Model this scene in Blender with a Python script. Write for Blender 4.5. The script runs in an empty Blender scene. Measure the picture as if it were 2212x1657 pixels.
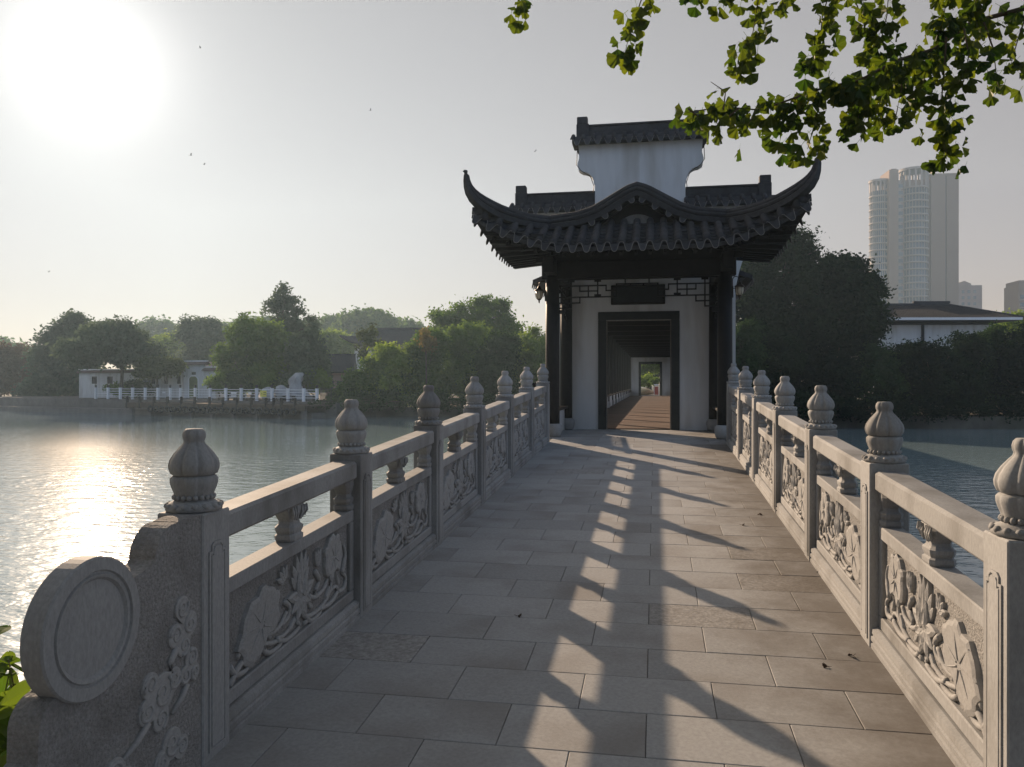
import bpy, math, random
import numpy as np
from mathutils import Vector, Matrix

# ------------------------------------------------------------------ camera, sky, sun
F, YAW, PIT, EYE = 1712.85, 0.1786, -0.0019, 1.64      # focal length in px of a 2212 px wide frame
sc = bpy.context.scene
cam_d = bpy.data.cameras.new('camera'); cam = bpy.data.objects.new('camera', cam_d)
sc.collection.objects.link(cam); sc.camera = cam
cam_d.sensor_width = 36.0; cam_d.lens = 36.0 * F / 2212.0
cam_d.clip_start = 0.05; cam_d.clip_end = 3000
cam.location = (0, 0, EYE); cam.rotation_euler = (math.pi/2 + PIT, 0, YAW)

def ray(px, py):
    u = (px - 1106) / F; v = -(py - 828.5) / F
    d = math.cos(PIT) - math.sin(PIT) * v; z = math.sin(PIT) + math.cos(PIT) * v
    c, s = math.cos(YAW), math.sin(YAW)
    return Vector((u*c - d*s, u*s + d*c, z))
def AT(px, py, D):                                       # world point seen at a picture position, D metres ahead
    return Vector((0, 0, EYE)) + ray(px, py) * D
def ATZ(px, py, Z):
    r = ray(px, py); return Vector((0, 0, EYE)) + r * ((Z - EYE) / r.z)

SUN = ray(186, 128).normalized()
SUN_EL = math.asin(SUN.z); SUN_AZ = math.atan2(SUN.x, SUN.y)
world = bpy.data.worlds.new('World'); sc.world = world; world.use_nodes = True
wn = world.node_tree.nodes; wl = world.node_tree.links
for n in list(wn): wn.remove(n)
sky = wn.new('ShaderNodeTexSky'); sky.sky_type = 'NISHITA'; sky.sun_disc = False
sky.sun_elevation = SUN_EL; sky.sun_rotation = SUN_AZ
sky.air_density = 1.0; sky.dust_density = 0.0; sky.ozone_density = 1.0; sky.altitude = 0
SKY_STRENGTH = 0.030
def wnode(t, **kw):
    n = wn.new(t)
    for k, v in kw.items(): setattr(n, k, v)
    return n
def wmath(op, a, b=None, c=None):
    n = wnode('ShaderNodeMath', operation=op)
    for i, v in enumerate((a, b, c)):
        if v is None: continue
        if isinstance(v, (int, float)): n.inputs[i].default_value = v
        else: wl.new(v, n.inputs[i])
    return n.outputs[0]
def wscale(col, f):
    n = wnode('ShaderNodeVectorMath', operation='SCALE')
    if isinstance(col, tuple): n.inputs[0].default_value = col
    else: wl.new(col, n.inputs[0])
    if isinstance(f, (int, float)): n.inputs['Scale'].default_value = f
    else: wl.new(f, n.inputs['Scale'])
    return n.outputs[0]
def wadd(a, b):
    n = wnode('ShaderNodeVectorMath', operation='ADD'); wl.new(a, n.inputs[0]); wl.new(b, n.inputs[1]); return n.outputs[0]
# hazy evening sky: clear-sky model plus the white veil that dust and damp air add round the sun and along the horizon
tcw = wnode('ShaderNodeTexCoord'); dt = wnode('ShaderNodeVectorMath', operation='DOT_PRODUCT'); wl.new(tcw.outputs['Generated'], dt.inputs[0]); dt.inputs[1].default_value = SUN
sx = wnode('ShaderNodeSeparateXYZ'); wl.new(tcw.outputs['Generated'], sx.inputs[0])
cosv = dt.outputs['Value']; elev = wmath('MAXIMUM', sx.outputs['Z'], 0.0)
gm = wnode('ShaderNodeMapRange', interpolation_type='SMOOTHSTEP'); wl.new(cosv, gm.inputs[0]); gm.inputs[1].default_value = -0.75; gm.inputs[2].default_value = 0.5; g_ = gm.outputs[0]
cpos = wmath('MAXIMUM', cosv, 0.0)
hz0 = wmath('POWER', 2.718, wmath('MULTIPLY', elev, -6.0))
hs = wnode('ShaderNodeHueSaturation'); hs.inputs['Saturation'].default_value = 0.6; wl.new(sky.outputs[0], hs.inputs['Color'])
total = wscale(hs.outputs[0], SKY_STRENGTH)
VF, VB = (0.140, 0.112, 0.090), (0.125, 0.225, 0.39)
vert = wmath('MULTIPLY_ADD', hz0, 0.15, 0.9)
total = wadd(total, wscale(VF, wmath('MULTIPLY', g_, vert)))
total = wadd(total, wscale(VB, wmath('MULTIPLY', wmath('SUBTRACT', 1.0, g_), wmath('MULTIPLY_ADD', elev, 0.45, 0.75))))
total = wadd(total, wscale((0.40, 0.39, 0.37), wmath('POWER', cpos, 420.0)))
total = wadd(total, wscale((0.10, 0.098, 0.092), wmath('POWER', cpos, 130.0)))
total = wadd(total, wscale((0.07, 0.068, 0.06), wmath('POWER', cpos, 34.0)))
total = wadd(total, wscale((0.07, -0.01, -0.025), hz0))
bg = wn.new('ShaderNodeBackground'); bg.inputs['Strength'].default_value = 1.0
out = wn.new('ShaderNodeOutputWorld')
wl.new(total, bg.inputs['Color']); wl.new(bg.outputs[0], out.inputs[0])

sun_d = bpy.data.lights.new('sun', 'SUN'); sun_d.energy = 5.0; sun_d.angle = math.radians(0.6)
sun_d.color = (1.0, 0.75, 0.53)
sun = bpy.data.objects.new('sun', sun_d); sc.collection.objects.link(sun)
sun.rotation_euler = SUN.to_track_quat('Z', 'Y').to_euler()
sun.location = (-40, 50, 40)

sc.view_settings.view_transform = 'Standard'; sc.view_settings.look = 'None'
sc.view_settings.exposure = 0.75; sc.view_settings.gamma = 1.0
sc.render.engine = 'CYCLES'
cy = sc.cycles
cy.max_bounces = 6; cy.diffuse_bounces = 3; cy.glossy_bounces = 3; cy.transmission_bounces = 4
cy.transparent_max_bounces = 6; cy.volume_bounces = 0
cy.use_denoising = True; cy.caustics_reflective = False; cy.caustics_refractive = False
cy.sample_clamp_indirect = 6.0

# ------------------------------------------------------------------ helpers
COL = sc.collection
RND = random.Random(7)

class MB:
    """collects faces; build() links them as one mesh object"""
    def __init__(s): s.v = []; s.f = []; s.m = []; s.mi = 0; s.sm = []; s.smooth = False
    def add(s, vs, fs):
        o = len(s.v); s.v += [tuple(p) for p in vs]
        for f in fs: s.f.append([i + o for i in f]); s.m.append(s.mi); s.sm.append(s.smooth)
    def box(s, x0, x1, y0, y1, z0, z1, b=0.0, shear=0.0):
        def S(p): return (p[0], p[1], p[2] + shear * p[1])
        if b <= 0:
            vs = [(x0,y0,z0),(x1,y0,z0),(x1,y1,z0),(x0,y1,z0),(x0,y0,z1),(x1,y0,z1),(x1,y1,z1),(x0,y1,z1)]
            s.add([S(p) for p in vs], [(0,3,2,1),(4,5,6,7),(0,1,5,4),(1,2,6,5),(2,3,7,6),(3,0,4,7)])
            return
        vs = []; idx = {}
        for a in (0, 1):
            for bb in (0, 1):
                for c in (0, 1):
                    X = (x0, x1)[a]; Y = (y0, y1)[bb]; Z = (z0, z1)[c]
                    dx = b if a == 0 else -b; dy = b if bb == 0 else -b; dz = b if c == 0 else -b
                    for k, p in enumerate(((X, Y+dy, Z+dz), (X+dx, Y, Z+dz), (X+dx, Y+dy, Z))):
                        idx[(a, bb, c, k)] = len(vs); vs.append(S(p))
        I = lambda a, bb, c, k: idx[(a, bb, c, k)]
        fs = []
        for a in (0, 1):
            q = [I(a,0,0,0), I(a,1,0,0), I(a,1,1,0), I(a,0,1,0)]; fs.append(q if a else q[::-1])
            q = [I(0,a,0,1), I(1,a,0,1), I(1,a,1,1), I(0,a,1,1)]; fs.append(q if not a else q[::-1])
            q = [I(0,0,a,2), I(1,0,a,2), I(1,1,a,2), I(0,1,a,2)]; fs.append(q if a else q[::-1])
        for a in (0, 1):
            for c in (0, 1):
                fs.append([I(a,0,c,0), I(a,1,c,0), I(a,1,c,2), I(a,0,c,2)])
                fs.append([I(0,a,c,1), I(1,a,c,1), I(1,a,c,2), I(0,a,c,2)])
                fs.append([I(a,c,0,0), I(a,c,1,0), I(a,c,1,1), I(a,c,0,1)])
        for a in (0, 1):
            for bb in (0, 1):
                for c in (0, 1): fs.append([I(a,bb,c,0), I(a,bb,c,1), I(a,bb,c,2)])
        s.add(vs, fs)
    def loft(s, rings, cap0=True, cap1=True, closed=True):
        n = len(rings[0]); vs = [p for r in rings for p in r]; fs = []
        for i in range(len(rings) - 1):
            for j in range(n if closed else n - 1):
                k = (j + 1) % n
                fs.append((i*n+j, i*n+k, (i+1)*n+k, (i+1)*n+j))
        if cap0: fs.append(tuple(range(n))[::-1])
        if cap1: fs.append(tuple(range((len(rings)-1)*n, len(rings)*n)))
        s.add(vs, fs)
    def lathe(s, prof, seg=24, c=(0,0,0), axis='z', lobes=0, lobe_range=None, groove=0.06):
        rings = []
        for (r, h) in prof:
            ring = []
            for j in range(seg):
                a = 2*math.pi*j/seg; rr = r
                if lobes and lobe_range and lobe_range[0] <= h <= lobe_range[1]:
                    ph = (a * lobes / (2*math.pi)) % 1.0
                    rr = r * (1 - groove * max(0, 1 - min(ph, 1-ph) * seg / lobes * 0.9) + 0.02 * math.sin(math.pi * ph))
                x, y = rr*math.cos(a), rr*math.sin(a)
                if axis == 'z': ring.append((c[0]+x, c[1]+y, c[2]+h))
                elif axis == 'x': ring.append((c[0]+h, c[1]+x, c[2]+y))
                else: ring.append((c[0]+y, c[1]+h, c[2]+x))
            rings.append(ring)
        s.loft(rings)
    def tube(s, path, rad, seg=6, cap=True):
        path = [Vector(p) for p in path]; n = len(path)
        if not isinstance(rad, (list, tuple)): rad = [rad]*n
        rings = []; ref = Vector((0.13, 0.21, 0.97)).normalized()
        for i, p in enumerate(path):
            t = (path[min(i+1, n-1)] - path[max(i-1, 0)]).normalized()
            a = t.cross(ref)
            if a.length < 1e-3: a = t.cross(Vector((1, 0, 0)))
            a.normalize(); b = t.cross(a)
            rings.append([p + a*(rad[i]*math.cos(2*math.pi*j/seg)) + b*(rad[i]*math.sin(2*math.pi*j/seg)) for j in range(seg)])
        s.loft(rings, cap, cap)
    def prism_y(s, prof, y0, y1, shear=0.0):            # profile in (x,z) pulled along y
        s.loft([[(x, y, z + shear*y) for (x, z) in prof] for y in (y0, y1)])
    def prism_x(s, prof, x0, x1):                       # profile in (y,z) pulled along x
        s.loft([[(x, y, z) for (y, z) in prof] for x in (x0, x1)])
    def blob(s, pts, base, h, shear=0.0, inner=0.72):   # raised relief on the plane x = base; pts are (y,z)
        cy_ = sum(p[0] for p in pts)/len(pts); cz = sum(p[1] for p in pts)/len(pts)
        def R(k, x): return [(x, cy_+(p[0]-cy_)*k, cz+(p[1]-cz)*k + shear*(cy_+(p[0]-cy_)*k)) for p in pts]
        rings = [R(1.0, base-0.004), R(0.98, base+h*0.72), R(inner, base+h), R(0.3, base+h*0.86)]
        s.loft(rings, False, True)
    def sphere(s, c, r, seg=8, rings=5, sz=1.0):
        s.lathe([(r*math.sin(math.pi*(i+0.02)/(rings+0.04)), -r*sz*math.cos(math.pi*(i+0.02)/(rings+0.04))) for i in range(rings+1)], seg, c)
    def mirror_x(s):
        t = MB(); t.v = [(-p[0], p[1], p[2]) for p in s.v]; t.f = [f[::-1] for f in s.f]; t.m = list(s.m); t.sm = list(s.sm); return t
    def mesh(s, name, mats):
        me = bpy.data.meshes.new(name); me.from_pydata(s.v, [], s.f)
        for m in (mats if isinstance(mats, (list, tuple)) else [mats]): me.materials.append(m)
        me.polygons.foreach_set('material_index', s.m)
        me.polygons.foreach_set('use_smooth', s.sm); me.update()
        return me
    def build(s, name, mats, parent=None, loc=(0,0,0), rz=0.0):
        return link(name, s.mesh(name, mats), parent, loc, rz)

def link(name, data, parent=None, loc=(0,0,0), rz=0.0):
    o = bpy.data.objects.new(name, data); COL.objects.link(o)
    o.location = loc; o.rotation_euler = (0, 0, rz)
    if parent: o.parent = parent
    return o
def tag(o, label=None, cat=None, group=None, kind=None):
    if label: o['label'] = label
    if cat: o['category'] = cat
    if group: o['group'] = group
    if kind: o['kind'] = kind
    return o
def empty(name, loc=(0,0,0), rz=0.0, label=None, cat=None, group=None):
    o = link(name, None, None, loc, rz); o.empty_display_size = 0.2
    return tag(o, label, cat, group)
def copy_tree(o, parent=None, loc=None, rz=None):
    c = o.copy(); COL.objects.link(c); c.parent = parent
    if loc is not None: c.location = loc
    if rz is not None: c.rotation_euler = (0, 0, rz)
    for ch in list(o.children): copy_tree(ch, c)
    return c
def struct(o): o['kind'] = 'structure'; return o

# ------------------------------------------------------------------ materials
def new_mat(name):
    m = bpy.data.materials.new(name); m.use_nodes = True
    nt = m.node_tree; nt.nodes.clear(); return m, nt.nodes, nt.links
def mat(name, col, rough=0.8, var=0.18, scale=6.0, bump=0.0, bscale=60.0, bdist=0.01, rnd=0.12, spec=0.3,
        dark=None, dscale=1.5, damt=0.0, stretch=(1,1,1), metal=0.0, edge=None):
    m, N, L = new_mat(name)
    o = N.new('ShaderNodeOutputMaterial'); p = N.new('ShaderNodeBsdfPrincipled'); L.new(p.outputs[0], o.inputs[0])
    p.inputs['Roughness'].default_value = rough; p.inputs['Specular IOR Level'].default_value = spec
    p.inputs['Metallic'].default_value = metal
    tc = N.new('ShaderNodeTexCoord'); oi = N.new('ShaderNodeObjectInfo')
    mul = N.new('ShaderNodeMath'); mul.operation = 'MULTIPLY'; mul.inputs[1].default_value = 37.0
    L.new(oi.outputs['Random'], mul.inputs[0])
    ad = N.new('ShaderNodeVectorMath'); ad.operation = 'ADD'
    mp = N.new('ShaderNodeMapping'); mp.inputs['Scale'].default_value = stretch
    L.new(tc.outputs['Object'], mp.inputs[0]); L.new(mp.outputs[0], ad.inputs[0]); L.new(mul.outputs[0], ad.inputs[1])
    n1 = N.new('ShaderNodeTexNoise'); n1.inputs['Scale'].default_value = scale; n1.inputs['Detail'].default_value = 6
    n1.inputs['Roughness'].default_value = 0.65
    L.new(ad.outputs[0], n1.inputs['Vector'])
    rp = N.new('ShaderNodeMapRange'); rp.inputs[1].default_value = 0.3; rp.inputs[2].default_value = 0.7
    rp.inputs[3].default_value = 1 - var; rp.inputs[4].default_value = 1 + var
    L.new(n1.outputs[0], rp.inputs[0])
    rr = N.new('ShaderNodeMapRange'); rr.inputs[3].default_value = 1 - rnd; rr.inputs[4].default_value = 1 + rnd
    L.new(oi.outputs['Random'], rr.inputs[0])
    pm = N.new('ShaderNodeMath'); pm.operation = 'MULTIPLY'; L.new(rp.outputs[0], pm.inputs[0]); L.new(rr.outputs[0], pm.inputs[1])
    vm = N.new('ShaderNodeVectorMath'); vm.operation = 'SCALE'; vm.inputs[0].default_value = col[:3]
    L.new(pm.outputs[0], vm.inputs['Scale'])
    src = vm.outputs[0]
    if dark:
        n2 = N.new('ShaderNodeTexNoise'); n2.inputs['Scale'].default_value = dscale; n2.inputs['Detail'].default_value = 5
        L.new(ad.outputs[0], n2.inputs['Vector'])
        r2 = N.new('ShaderNodeMapRange'); r2.inputs[1].default_value = 0.48; r2.inputs[2].default_value = 0.72
        r2.inputs[3].default_value = 0; r2.inputs[4].default_value = damt; L.new(n2.outputs[0], r2.inputs[0])
        mx = N.new('ShaderNodeMix'); mx.data_type = 'RGBA'; L.new(r2.outputs[0], mx.inputs[0])
        L.new(src, mx.inputs[6]); mx.inputs[7].default_value = (*dark[:3], 1); src = mx.outputs[2]
    if edge:                                              # damp dirt gathered along one side of the walkway (world x from edge[0] to edge[1])
        ge = N.new('ShaderNodeNewGeometry'); sp_ = N.new('ShaderNodeSeparateXYZ'); L.new(ge.outputs['Position'], sp_.inputs[0])
        n4 = N.new('ShaderNodeTexNoise'); n4.inputs['Scale'].default_value = 2.4; n4.inputs['Detail'].default_value = 7; n4.inputs['Roughness'].default_value = 0.7
        L.new(ge.outputs['Position'], n4.inputs['Vector'])
        mr = N.new('ShaderNodeMapRange'); mr.inputs[1].default_value = edge[0]; mr.inputs[2].default_value = edge[1]; mr.inputs[3].default_value = -0.15; mr.inputs[4].default_value = 0.42
        L.new(sp_.outputs['X'], mr.inputs[0])
        sm_ = N.new('ShaderNodeMath'); sm_.operation = 'ADD'; L.new(mr.outputs[0], sm_.inputs[0]); L.new(n4.outputs[0], sm_.inputs[1])
        r4 = N.new('ShaderNodeMapRange'); r4.inputs[1].default_value = 0.52; r4.inputs[2].default_value = 0.92; r4.inputs[3].default_value = 0; r4.inputs[4].default_value = 0.72
        L.new(sm_.outputs[0], r4.inputs[0])
        m4 = N.new('ShaderNodeMix'); m4.data_type = 'RGBA'; L.new(r4.outputs[0], m4.inputs[0]); L.new(src, m4.inputs[6]); m4.inputs[7].default_value = (0.115, 0.098, 0.08, 1); src = m4.outputs[2]
    L.new(src, p.inputs['Base Color'])
    if bump:
        n3 = N.new('ShaderNodeTexNoise'); n3.inputs['Scale'].default_value = bscale; n3.inputs['Detail'].default_value = 4
        L.new(ad.outputs[0], n3.inputs['Vector'])
        b = N.new('ShaderNodeBump'); b.inputs['Strength'].default_value = bump; b.inputs['Distance'].default_value = bdist
        L.new(n3.outputs[0], b.inputs['Height']); L.new(b.outputs[0], p.inputs['Normal'])
    return m
def leaf_mat(name, col, col2, trans=0.45, nscale=0.35, tcol=None, gloss=0.0):
    m, N, L = new_mat(name)
    o = N.new('ShaderNodeOutputMaterial'); g = N.new('ShaderNodeNewGeometry'); tc = N.new('ShaderNodeTexCoord')
    oi = N.new('ShaderNodeObjectInfo')
    n1 = N.new('ShaderNodeTexNoise'); n1.inputs['Scale'].default_value = nscale; L.new(tc.outputs['Object'], n1.inputs['Vector'])
    n1.inputs['Detail'].default_value = 3
    a = N.new('ShaderNodeMath'); a.operation = 'MULTIPLY_ADD'; a.inputs[1].default_value = 0.55; L.new(g.outputs['Random Per Island'], a.inputs[0])
    q_ = N.new('ShaderNodeMapRange'); q_.inputs[1].default_value = 0.35; q_.inputs[2].default_value = 0.65; q_.inputs[4].default_value = 1.1; L.new(n1.outputs[0], q_.inputs[0]); L.new(q_.outputs[0], a.inputs[2])
    a2 = N.new('ShaderNodeMath'); a2.operation = 'ADD'; L.new(a.outputs[0], a2.inputs[0]); L.new(oi.outputs['Random'], a2.inputs[1])
    r = N.new('ShaderNodeMapRange'); r.inputs[1].default_value = 0.4; r.inputs[2].default_value = 2.2; L.new(a2.outputs[0], r.inputs[0])
    mx = N.new('ShaderNodeMix'); mx.data_type = 'RGBA'; L.new(r.outputs[0], mx.inputs[0])
    mx.inputs[6].default_value = (*col, 1); mx.inputs[7].default_value = (*col2, 1)
    d = N.new('ShaderNodeBsdfDiffuse'); t = N.new('ShaderNodeBsdfTranslucent'); s = N.new('ShaderNodeMixShader')
    s.inputs[0].default_value = trans
    L.new(mx.outputs[2], d.inputs[0])
    if tcol:
        k = N.new('ShaderNodeVectorMath'); k.operation = 'MULTIPLY'; k.inputs[1].default_value = tcol
        L.new(mx.outputs[2], k.inputs[0]); L.new(k.outputs[0], t.inputs[0])
    else: L.new(mx.outputs[2], t.inputs[0])
    L.new(d.outputs[0], s.inputs[1]); L.new(t.outputs[0], s.inputs[2])
    fin = s.outputs[0]
    if gloss:
        gl = N.new('ShaderNodeBsdfGlossy'); gl.inputs['Roughness'].default_value = 0.4
        s2 = N.new('ShaderNodeMixShader'); s2.inputs[0].default_value = gloss
        L.new(fin, s2.inputs[1]); L.new(gl.outputs[0], s2.inputs[2]); fin = s2.outputs[0]
    L.new(fin, o.inputs[0])
    return m

M = {}
M['granite'] = mat('granite', (0.315, 0.318, 0.315), 0.75, 0.16, 90, 0.25, 260, 0.003, 0.10, 0.35, (0.12, 0.115, 0.105), 3.0, 0.75, stretch=(1, 1, 0.45))
M['granite_rough'] = mat('granite_rough', (0.285, 0.28, 0.27), 0.9, 0.3, 80, 0.9, 95, 0.014, 0.06, 0.2, (0.13, 0.12, 0.11), 5, 0.5)
M['relief'] = mat('relief_stone', (0.33, 0.328, 0.32), 0.8, 0.15, 60, 0.3, 160, 0.004, 0.05, 0.3)
M['paving'] = mat('paving_stone', (0.345, 0.345, 0.34), 0.82, 0.14, 55, 0.25, 230, 0.003, 0.10, 0.3, (0.20, 0.18, 0.16), 1.7, 0.6, edge=(0.1, 1.1))
M['paving_pitted'] = mat('pitted_paving', (0.33, 0.32, 0.305), 0.9, 0.3, 45, 0.5, 60, 0.008, 0.1, 0.2, (0.17, 0.16, 0.145), 20, 0.5, edge=(0.1, 1.1))
M['mortar'] = mat('mortar', (0.10, 0.095, 0.088), 0.95, 0.3, 20)
M['plaster'] = mat('white_plaster', (0.60, 0.61, 0.61), 0.9, 0.06, 3, 0.2, 30, 0.004, 0.02, 0.2, (0.34, 0.32, 0.28), 1.6, 0.55, stretch=(1.6, 1.6, 0.28))
M['timber'] = mat('dark_timber', (0.012, 0.011, 0.011), 0.55, 0.3, 9, 0.15, 40, 0.003, 0.15, 0.2)
M['frame'] = mat('dark_stone_frame', (0.022, 0.026, 0.027), 0.6, 0.2, 12, 0.1, 60, 0.002, 0.05, 0.3)
M['tile'] = mat('roof_tile', (0.045, 0.045, 0.048), 0.8, 0.3, 14, 0.3, 60, 0.004, 0.22, 0.3, (0.022, 0.021, 0.02), 3, 0.7)
M['gable_plaster'] = mat('shaded_plaster', (0.22, 0.215, 0.20), 0.95, 0.25, 6)  # white plaster with the shade of its deep recess put into the colour
M['tile_rim'] = mat('tile_rim', (0.19, 0.18, 0.165), 0.8, 0.2, 20)
M['brick_floor'] = mat('brick_floor', (0.135, 0.085, 0.06), 0.7, 0.22, 14, 0.2, 80, 0.004, 0.1, 0.35, (0.06, 0.04, 0.03), 2, 0.6)
M['bronze'] = mat('lamp_metal', (0.06, 0.045, 0.035), 0.45, 0.2, 20, metal=0.6)
M['bark'] = mat('bark', (0.10, 0.08, 0.06), 0.95, 0.3, 8, 0.6, 20, 0.02, 0.1, 0.1, stretch=(1,1,0.2))
M['twig'] = mat('twig', (0.10, 0.075, 0.05), 0.9, 0.3, 30)
M['bank'] = mat('bank_earth', (0.13, 0.115, 0.09), 0.95, 0.35, 0.8, 0.5, 3, 0.05, 0.0, 0.1, (0.05, 0.06, 0.03), 0.3, 0.8)
M['quay'] = mat('quay_stone', (0.17, 0.155, 0.14), 0.9, 0.2, 1.5, 0.4, 4, 0.03, 0.05, 0.1)
M['white_paint'] = mat('white_paint', (0.75, 0.76, 0.77), 0.7, 0.06, 4)
M['black'] = mat('black_metal', (0.02, 0.02, 0.022), 0.5, 0.2, 6)
M['window'] = mat('dark_window', (0.03, 0.035, 0.04), 0.25, 0.3, 4, spec=0.5)
M['rubber'] = mat('rubber', (0.03, 0.03, 0.03), 0.85, 0.2, 8)
M['rock'] = mat('lake_rock', (0.36, 0.36, 0.36), 0.95, 0.3, 1.5, 0.8, 4, 0.08)
M['yellow'] = mat('yellow_sign', (0.65, 0.62, 0.12), 0.6, 0.05, 4)
M['red'] = mat('red_paint', (0.35, 0.06, 0.05), 0.6, 0.1, 4)
M['tower_wall'] = mat('tower_wall', (0.24, 0.165, 0.12), 0.85, 0.05, 0.1, rnd=0.03)
M['tower_band'] = mat('tower_band', (0.34, 0.29, 0.25), 0.8, 0.05, 0.1, rnd=0.03)
M['tower_glass'] = mat('tower_glass', (0.035, 0.05, 0.065), 0.15, 0.35, 0.35, spec=0.8, rnd=0.1)
M['far_brick'] = mat('far_brick', (0.30, 0.22, 0.19), 0.9, 0.1, 0.2)
M['lamp_glass'] = mat('lamp_glass', (0.55, 0.48, 0.36), 0.2, 0.05, 6, spec=0.5)
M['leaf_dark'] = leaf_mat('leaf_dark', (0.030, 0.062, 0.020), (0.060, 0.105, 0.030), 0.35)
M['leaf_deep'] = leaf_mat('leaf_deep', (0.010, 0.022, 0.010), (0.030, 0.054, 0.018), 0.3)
M['leaf_hazed'] = leaf_mat('leaf_hazed', (0.065, 0.100, 0.062), (0.135, 0.180, 0.095), 0.45)  # far shore leaves, distance haze mixed into the paler, bluish colour
M['leaf_mid'] = leaf_mat('leaf_mid', (0.060, 0.125, 0.026), (0.18, 0.27, 0.045), 0.52)
M['leaf_light'] = leaf_mat('leaf_light', (0.12, 0.21, 0.035), (0.34, 0.43, 0.06), 0.58)
M['leaf_olive'] = leaf_mat('leaf_olive', (0.055, 0.085, 0.025), (0.13, 0.15, 0.045), 0.4)
M['leaf_red'] = leaf_mat('leaf_red', (0.085, 0.065, 0.045), (0.14, 0.10, 0.06), 0.4)
M['leaf_gold'] = leaf_mat('leaf_gold', (0.17, 0.14, 0.05), (0.26, 0.20, 0.06), 0.45)
M['ginkgo'] = leaf_mat('ginkgo_leaf', (0.026, 0.056, 0.010), (0.12, 0.14, 0.016), 0.5, 4.0, (1.6, 1.7, 0.6), 0.02)
M['shrub_leaf'] = leaf_mat('shrub_leaf', (0.05, 0.11, 0.015), (0.17, 0.22, 0.025), 0.5, 3.0, (1.4, 1.4, 0.8), 0.02)

# water
def water_mat():
    m, N, L = new_mat('lake_water')
    o = N.new('ShaderNodeOutputMaterial'); p = N.new('ShaderNodeBsdfPrincipled'); L.new(p.outputs[0], o.inputs[0])
    p.inputs['Base Color'].default_value = (0.21, 0.285, 0.30, 1); p.inputs['Roughness'].default_value = 0.14
    p.inputs['IOR'].default_value = 1.5; p.inputs['Specular IOR Level'].default_value = 0.5
    tc = N.new('ShaderNodeTexCoord')
    mp = N.new('ShaderNodeMapping'); mp.inputs['Rotation'].default_value = (0, 0, 0.35); mp.inputs['Scale'].default_value = (0.55, 1.0, 1)
    L.new(tc.outputs['Object'], mp.inputs[0])
    a = N.new('ShaderNodeTexNoise'); a.inputs['Scale'].default_value = 2.6; a.inputs['Detail'].default_value = 3; a.inputs['Distortion'].default_value = 0.4
    b = N.new('ShaderNodeTexNoise'); b.inputs['Scale'].default_value = 8.5; b.inputs['Detail'].default_value = 2
    c = N.new('ShaderNodeTexNoise'); c.inputs['Scale'].default_value = 0.045; c.inputs['Detail'].default_value = 2
    L.new(mp.outputs[0], a.inputs['Vector']); L.new(mp.outputs[0], b.inputs['Vector']); L.new(tc.outputs['Object'], c.inputs['Vector'])
    r = N.new('ShaderNodeMapRange'); r.inputs[1].default_value = 0.38; r.inputs[2].default_value = 0.6; r.inputs[3].default_value = 0.35; r.inputs[4].default_value = 1.0
    L.new(c.outputs[0], r.inputs[0])
    k = N.new('ShaderNodeMath'); k.operation = 'MULTIPLY_ADD'; k.inputs[1].default_value = 0.4
    L.new(b.outputs[0], k.inputs[0]); L.new(a.outputs[0], k.inputs[2])
    bm = N.new('ShaderNodeBump'); bm.inputs['Distance'].default_value = 0.035
    sy = N.new('ShaderNodeSeparateXYZ'); L.new(tc.outputs['Object'], sy.inputs[0])
    cm = N.new('ShaderNodeMapRange'); cm.inputs[1].default_value = 40; cm.inputs[2].default_value = 58; cm.inputs[3].default_value = 1.0; cm.inputs[4].default_value = 0.12
    L.new(sy.outputs['Y'], cm.inputs[0]); ml = N.new('ShaderNodeMath'); ml.operation = 'MULTIPLY'; L.new(r.outputs[0], ml.inputs[0]); L.new(cm.outputs[0], ml.inputs[1])
    rg = N.new('ShaderNodeMapRange'); rg.inputs[1].default_value = 30; rg.inputs[2].default_value = 50; rg.inputs[3].default_value = 0.11; rg.inputs[4].default_value = 0.03
    L.new(sy.outputs['Y'], rg.inputs[0]); L.new(rg.outputs[0], p.inputs['Roughness'])
    L.new(ml.outputs[0], bm.inputs['Strength']); L.new(k.outputs[0], bm.inputs['Height']); L.new(bm.outputs[0], p.inputs['Normal'])
    return m
M['water'] = water_mat()
# ------------------------------------------------------------------ water and land
WZ = -1.2
T = 0.0485                                               # rise of the bridge per metre
w = MB(); w.add([(-290,-30,WZ),(290,-30,WZ),(290,450,WZ),(-290,450,WZ)], [(0,1,2,3)])
struct(w.build('water', M['water']))
shore = [(-700,882),(-120,881),(0,881),(170,885),(350,889),(560,893),(720,897),(900,899),(1100,901),(1250,905),(1400,897),(1520,905),(1600,922),(1800,925),(2000,926),(2212,928),(2600,936)]
sp = [ATZ(x, y, WZ) for x, y in shore]
def land(name, pts, ztop, m):
    b = MB(); n = len(pts)
    up = [(p[0], p[1], ztop) for p in pts]; dn = [(p[0], p[1], -2.6) for p in pts]
    b.add(up + dn, [tuple(range(n))] + [(i, i+n, (i+1) % n + n, (i+1) % n) for i in range(n)])
    return struct(b.build(name, m))
land('far_ground', [(p.x, p.y) for p in sp] + [(285, 60), (285, 445), (-285, 445), (-285, sp[0].y)], -0.45, M['bank'])
land('near_ground', [(-60,-25), (60,-25), (60,-3), (9,0.4), (2.4,1.35), (-2.9,1.35), (-5,0.5), (-12,-1), (-60,-8)], -0.02, M['bank'])

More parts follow.
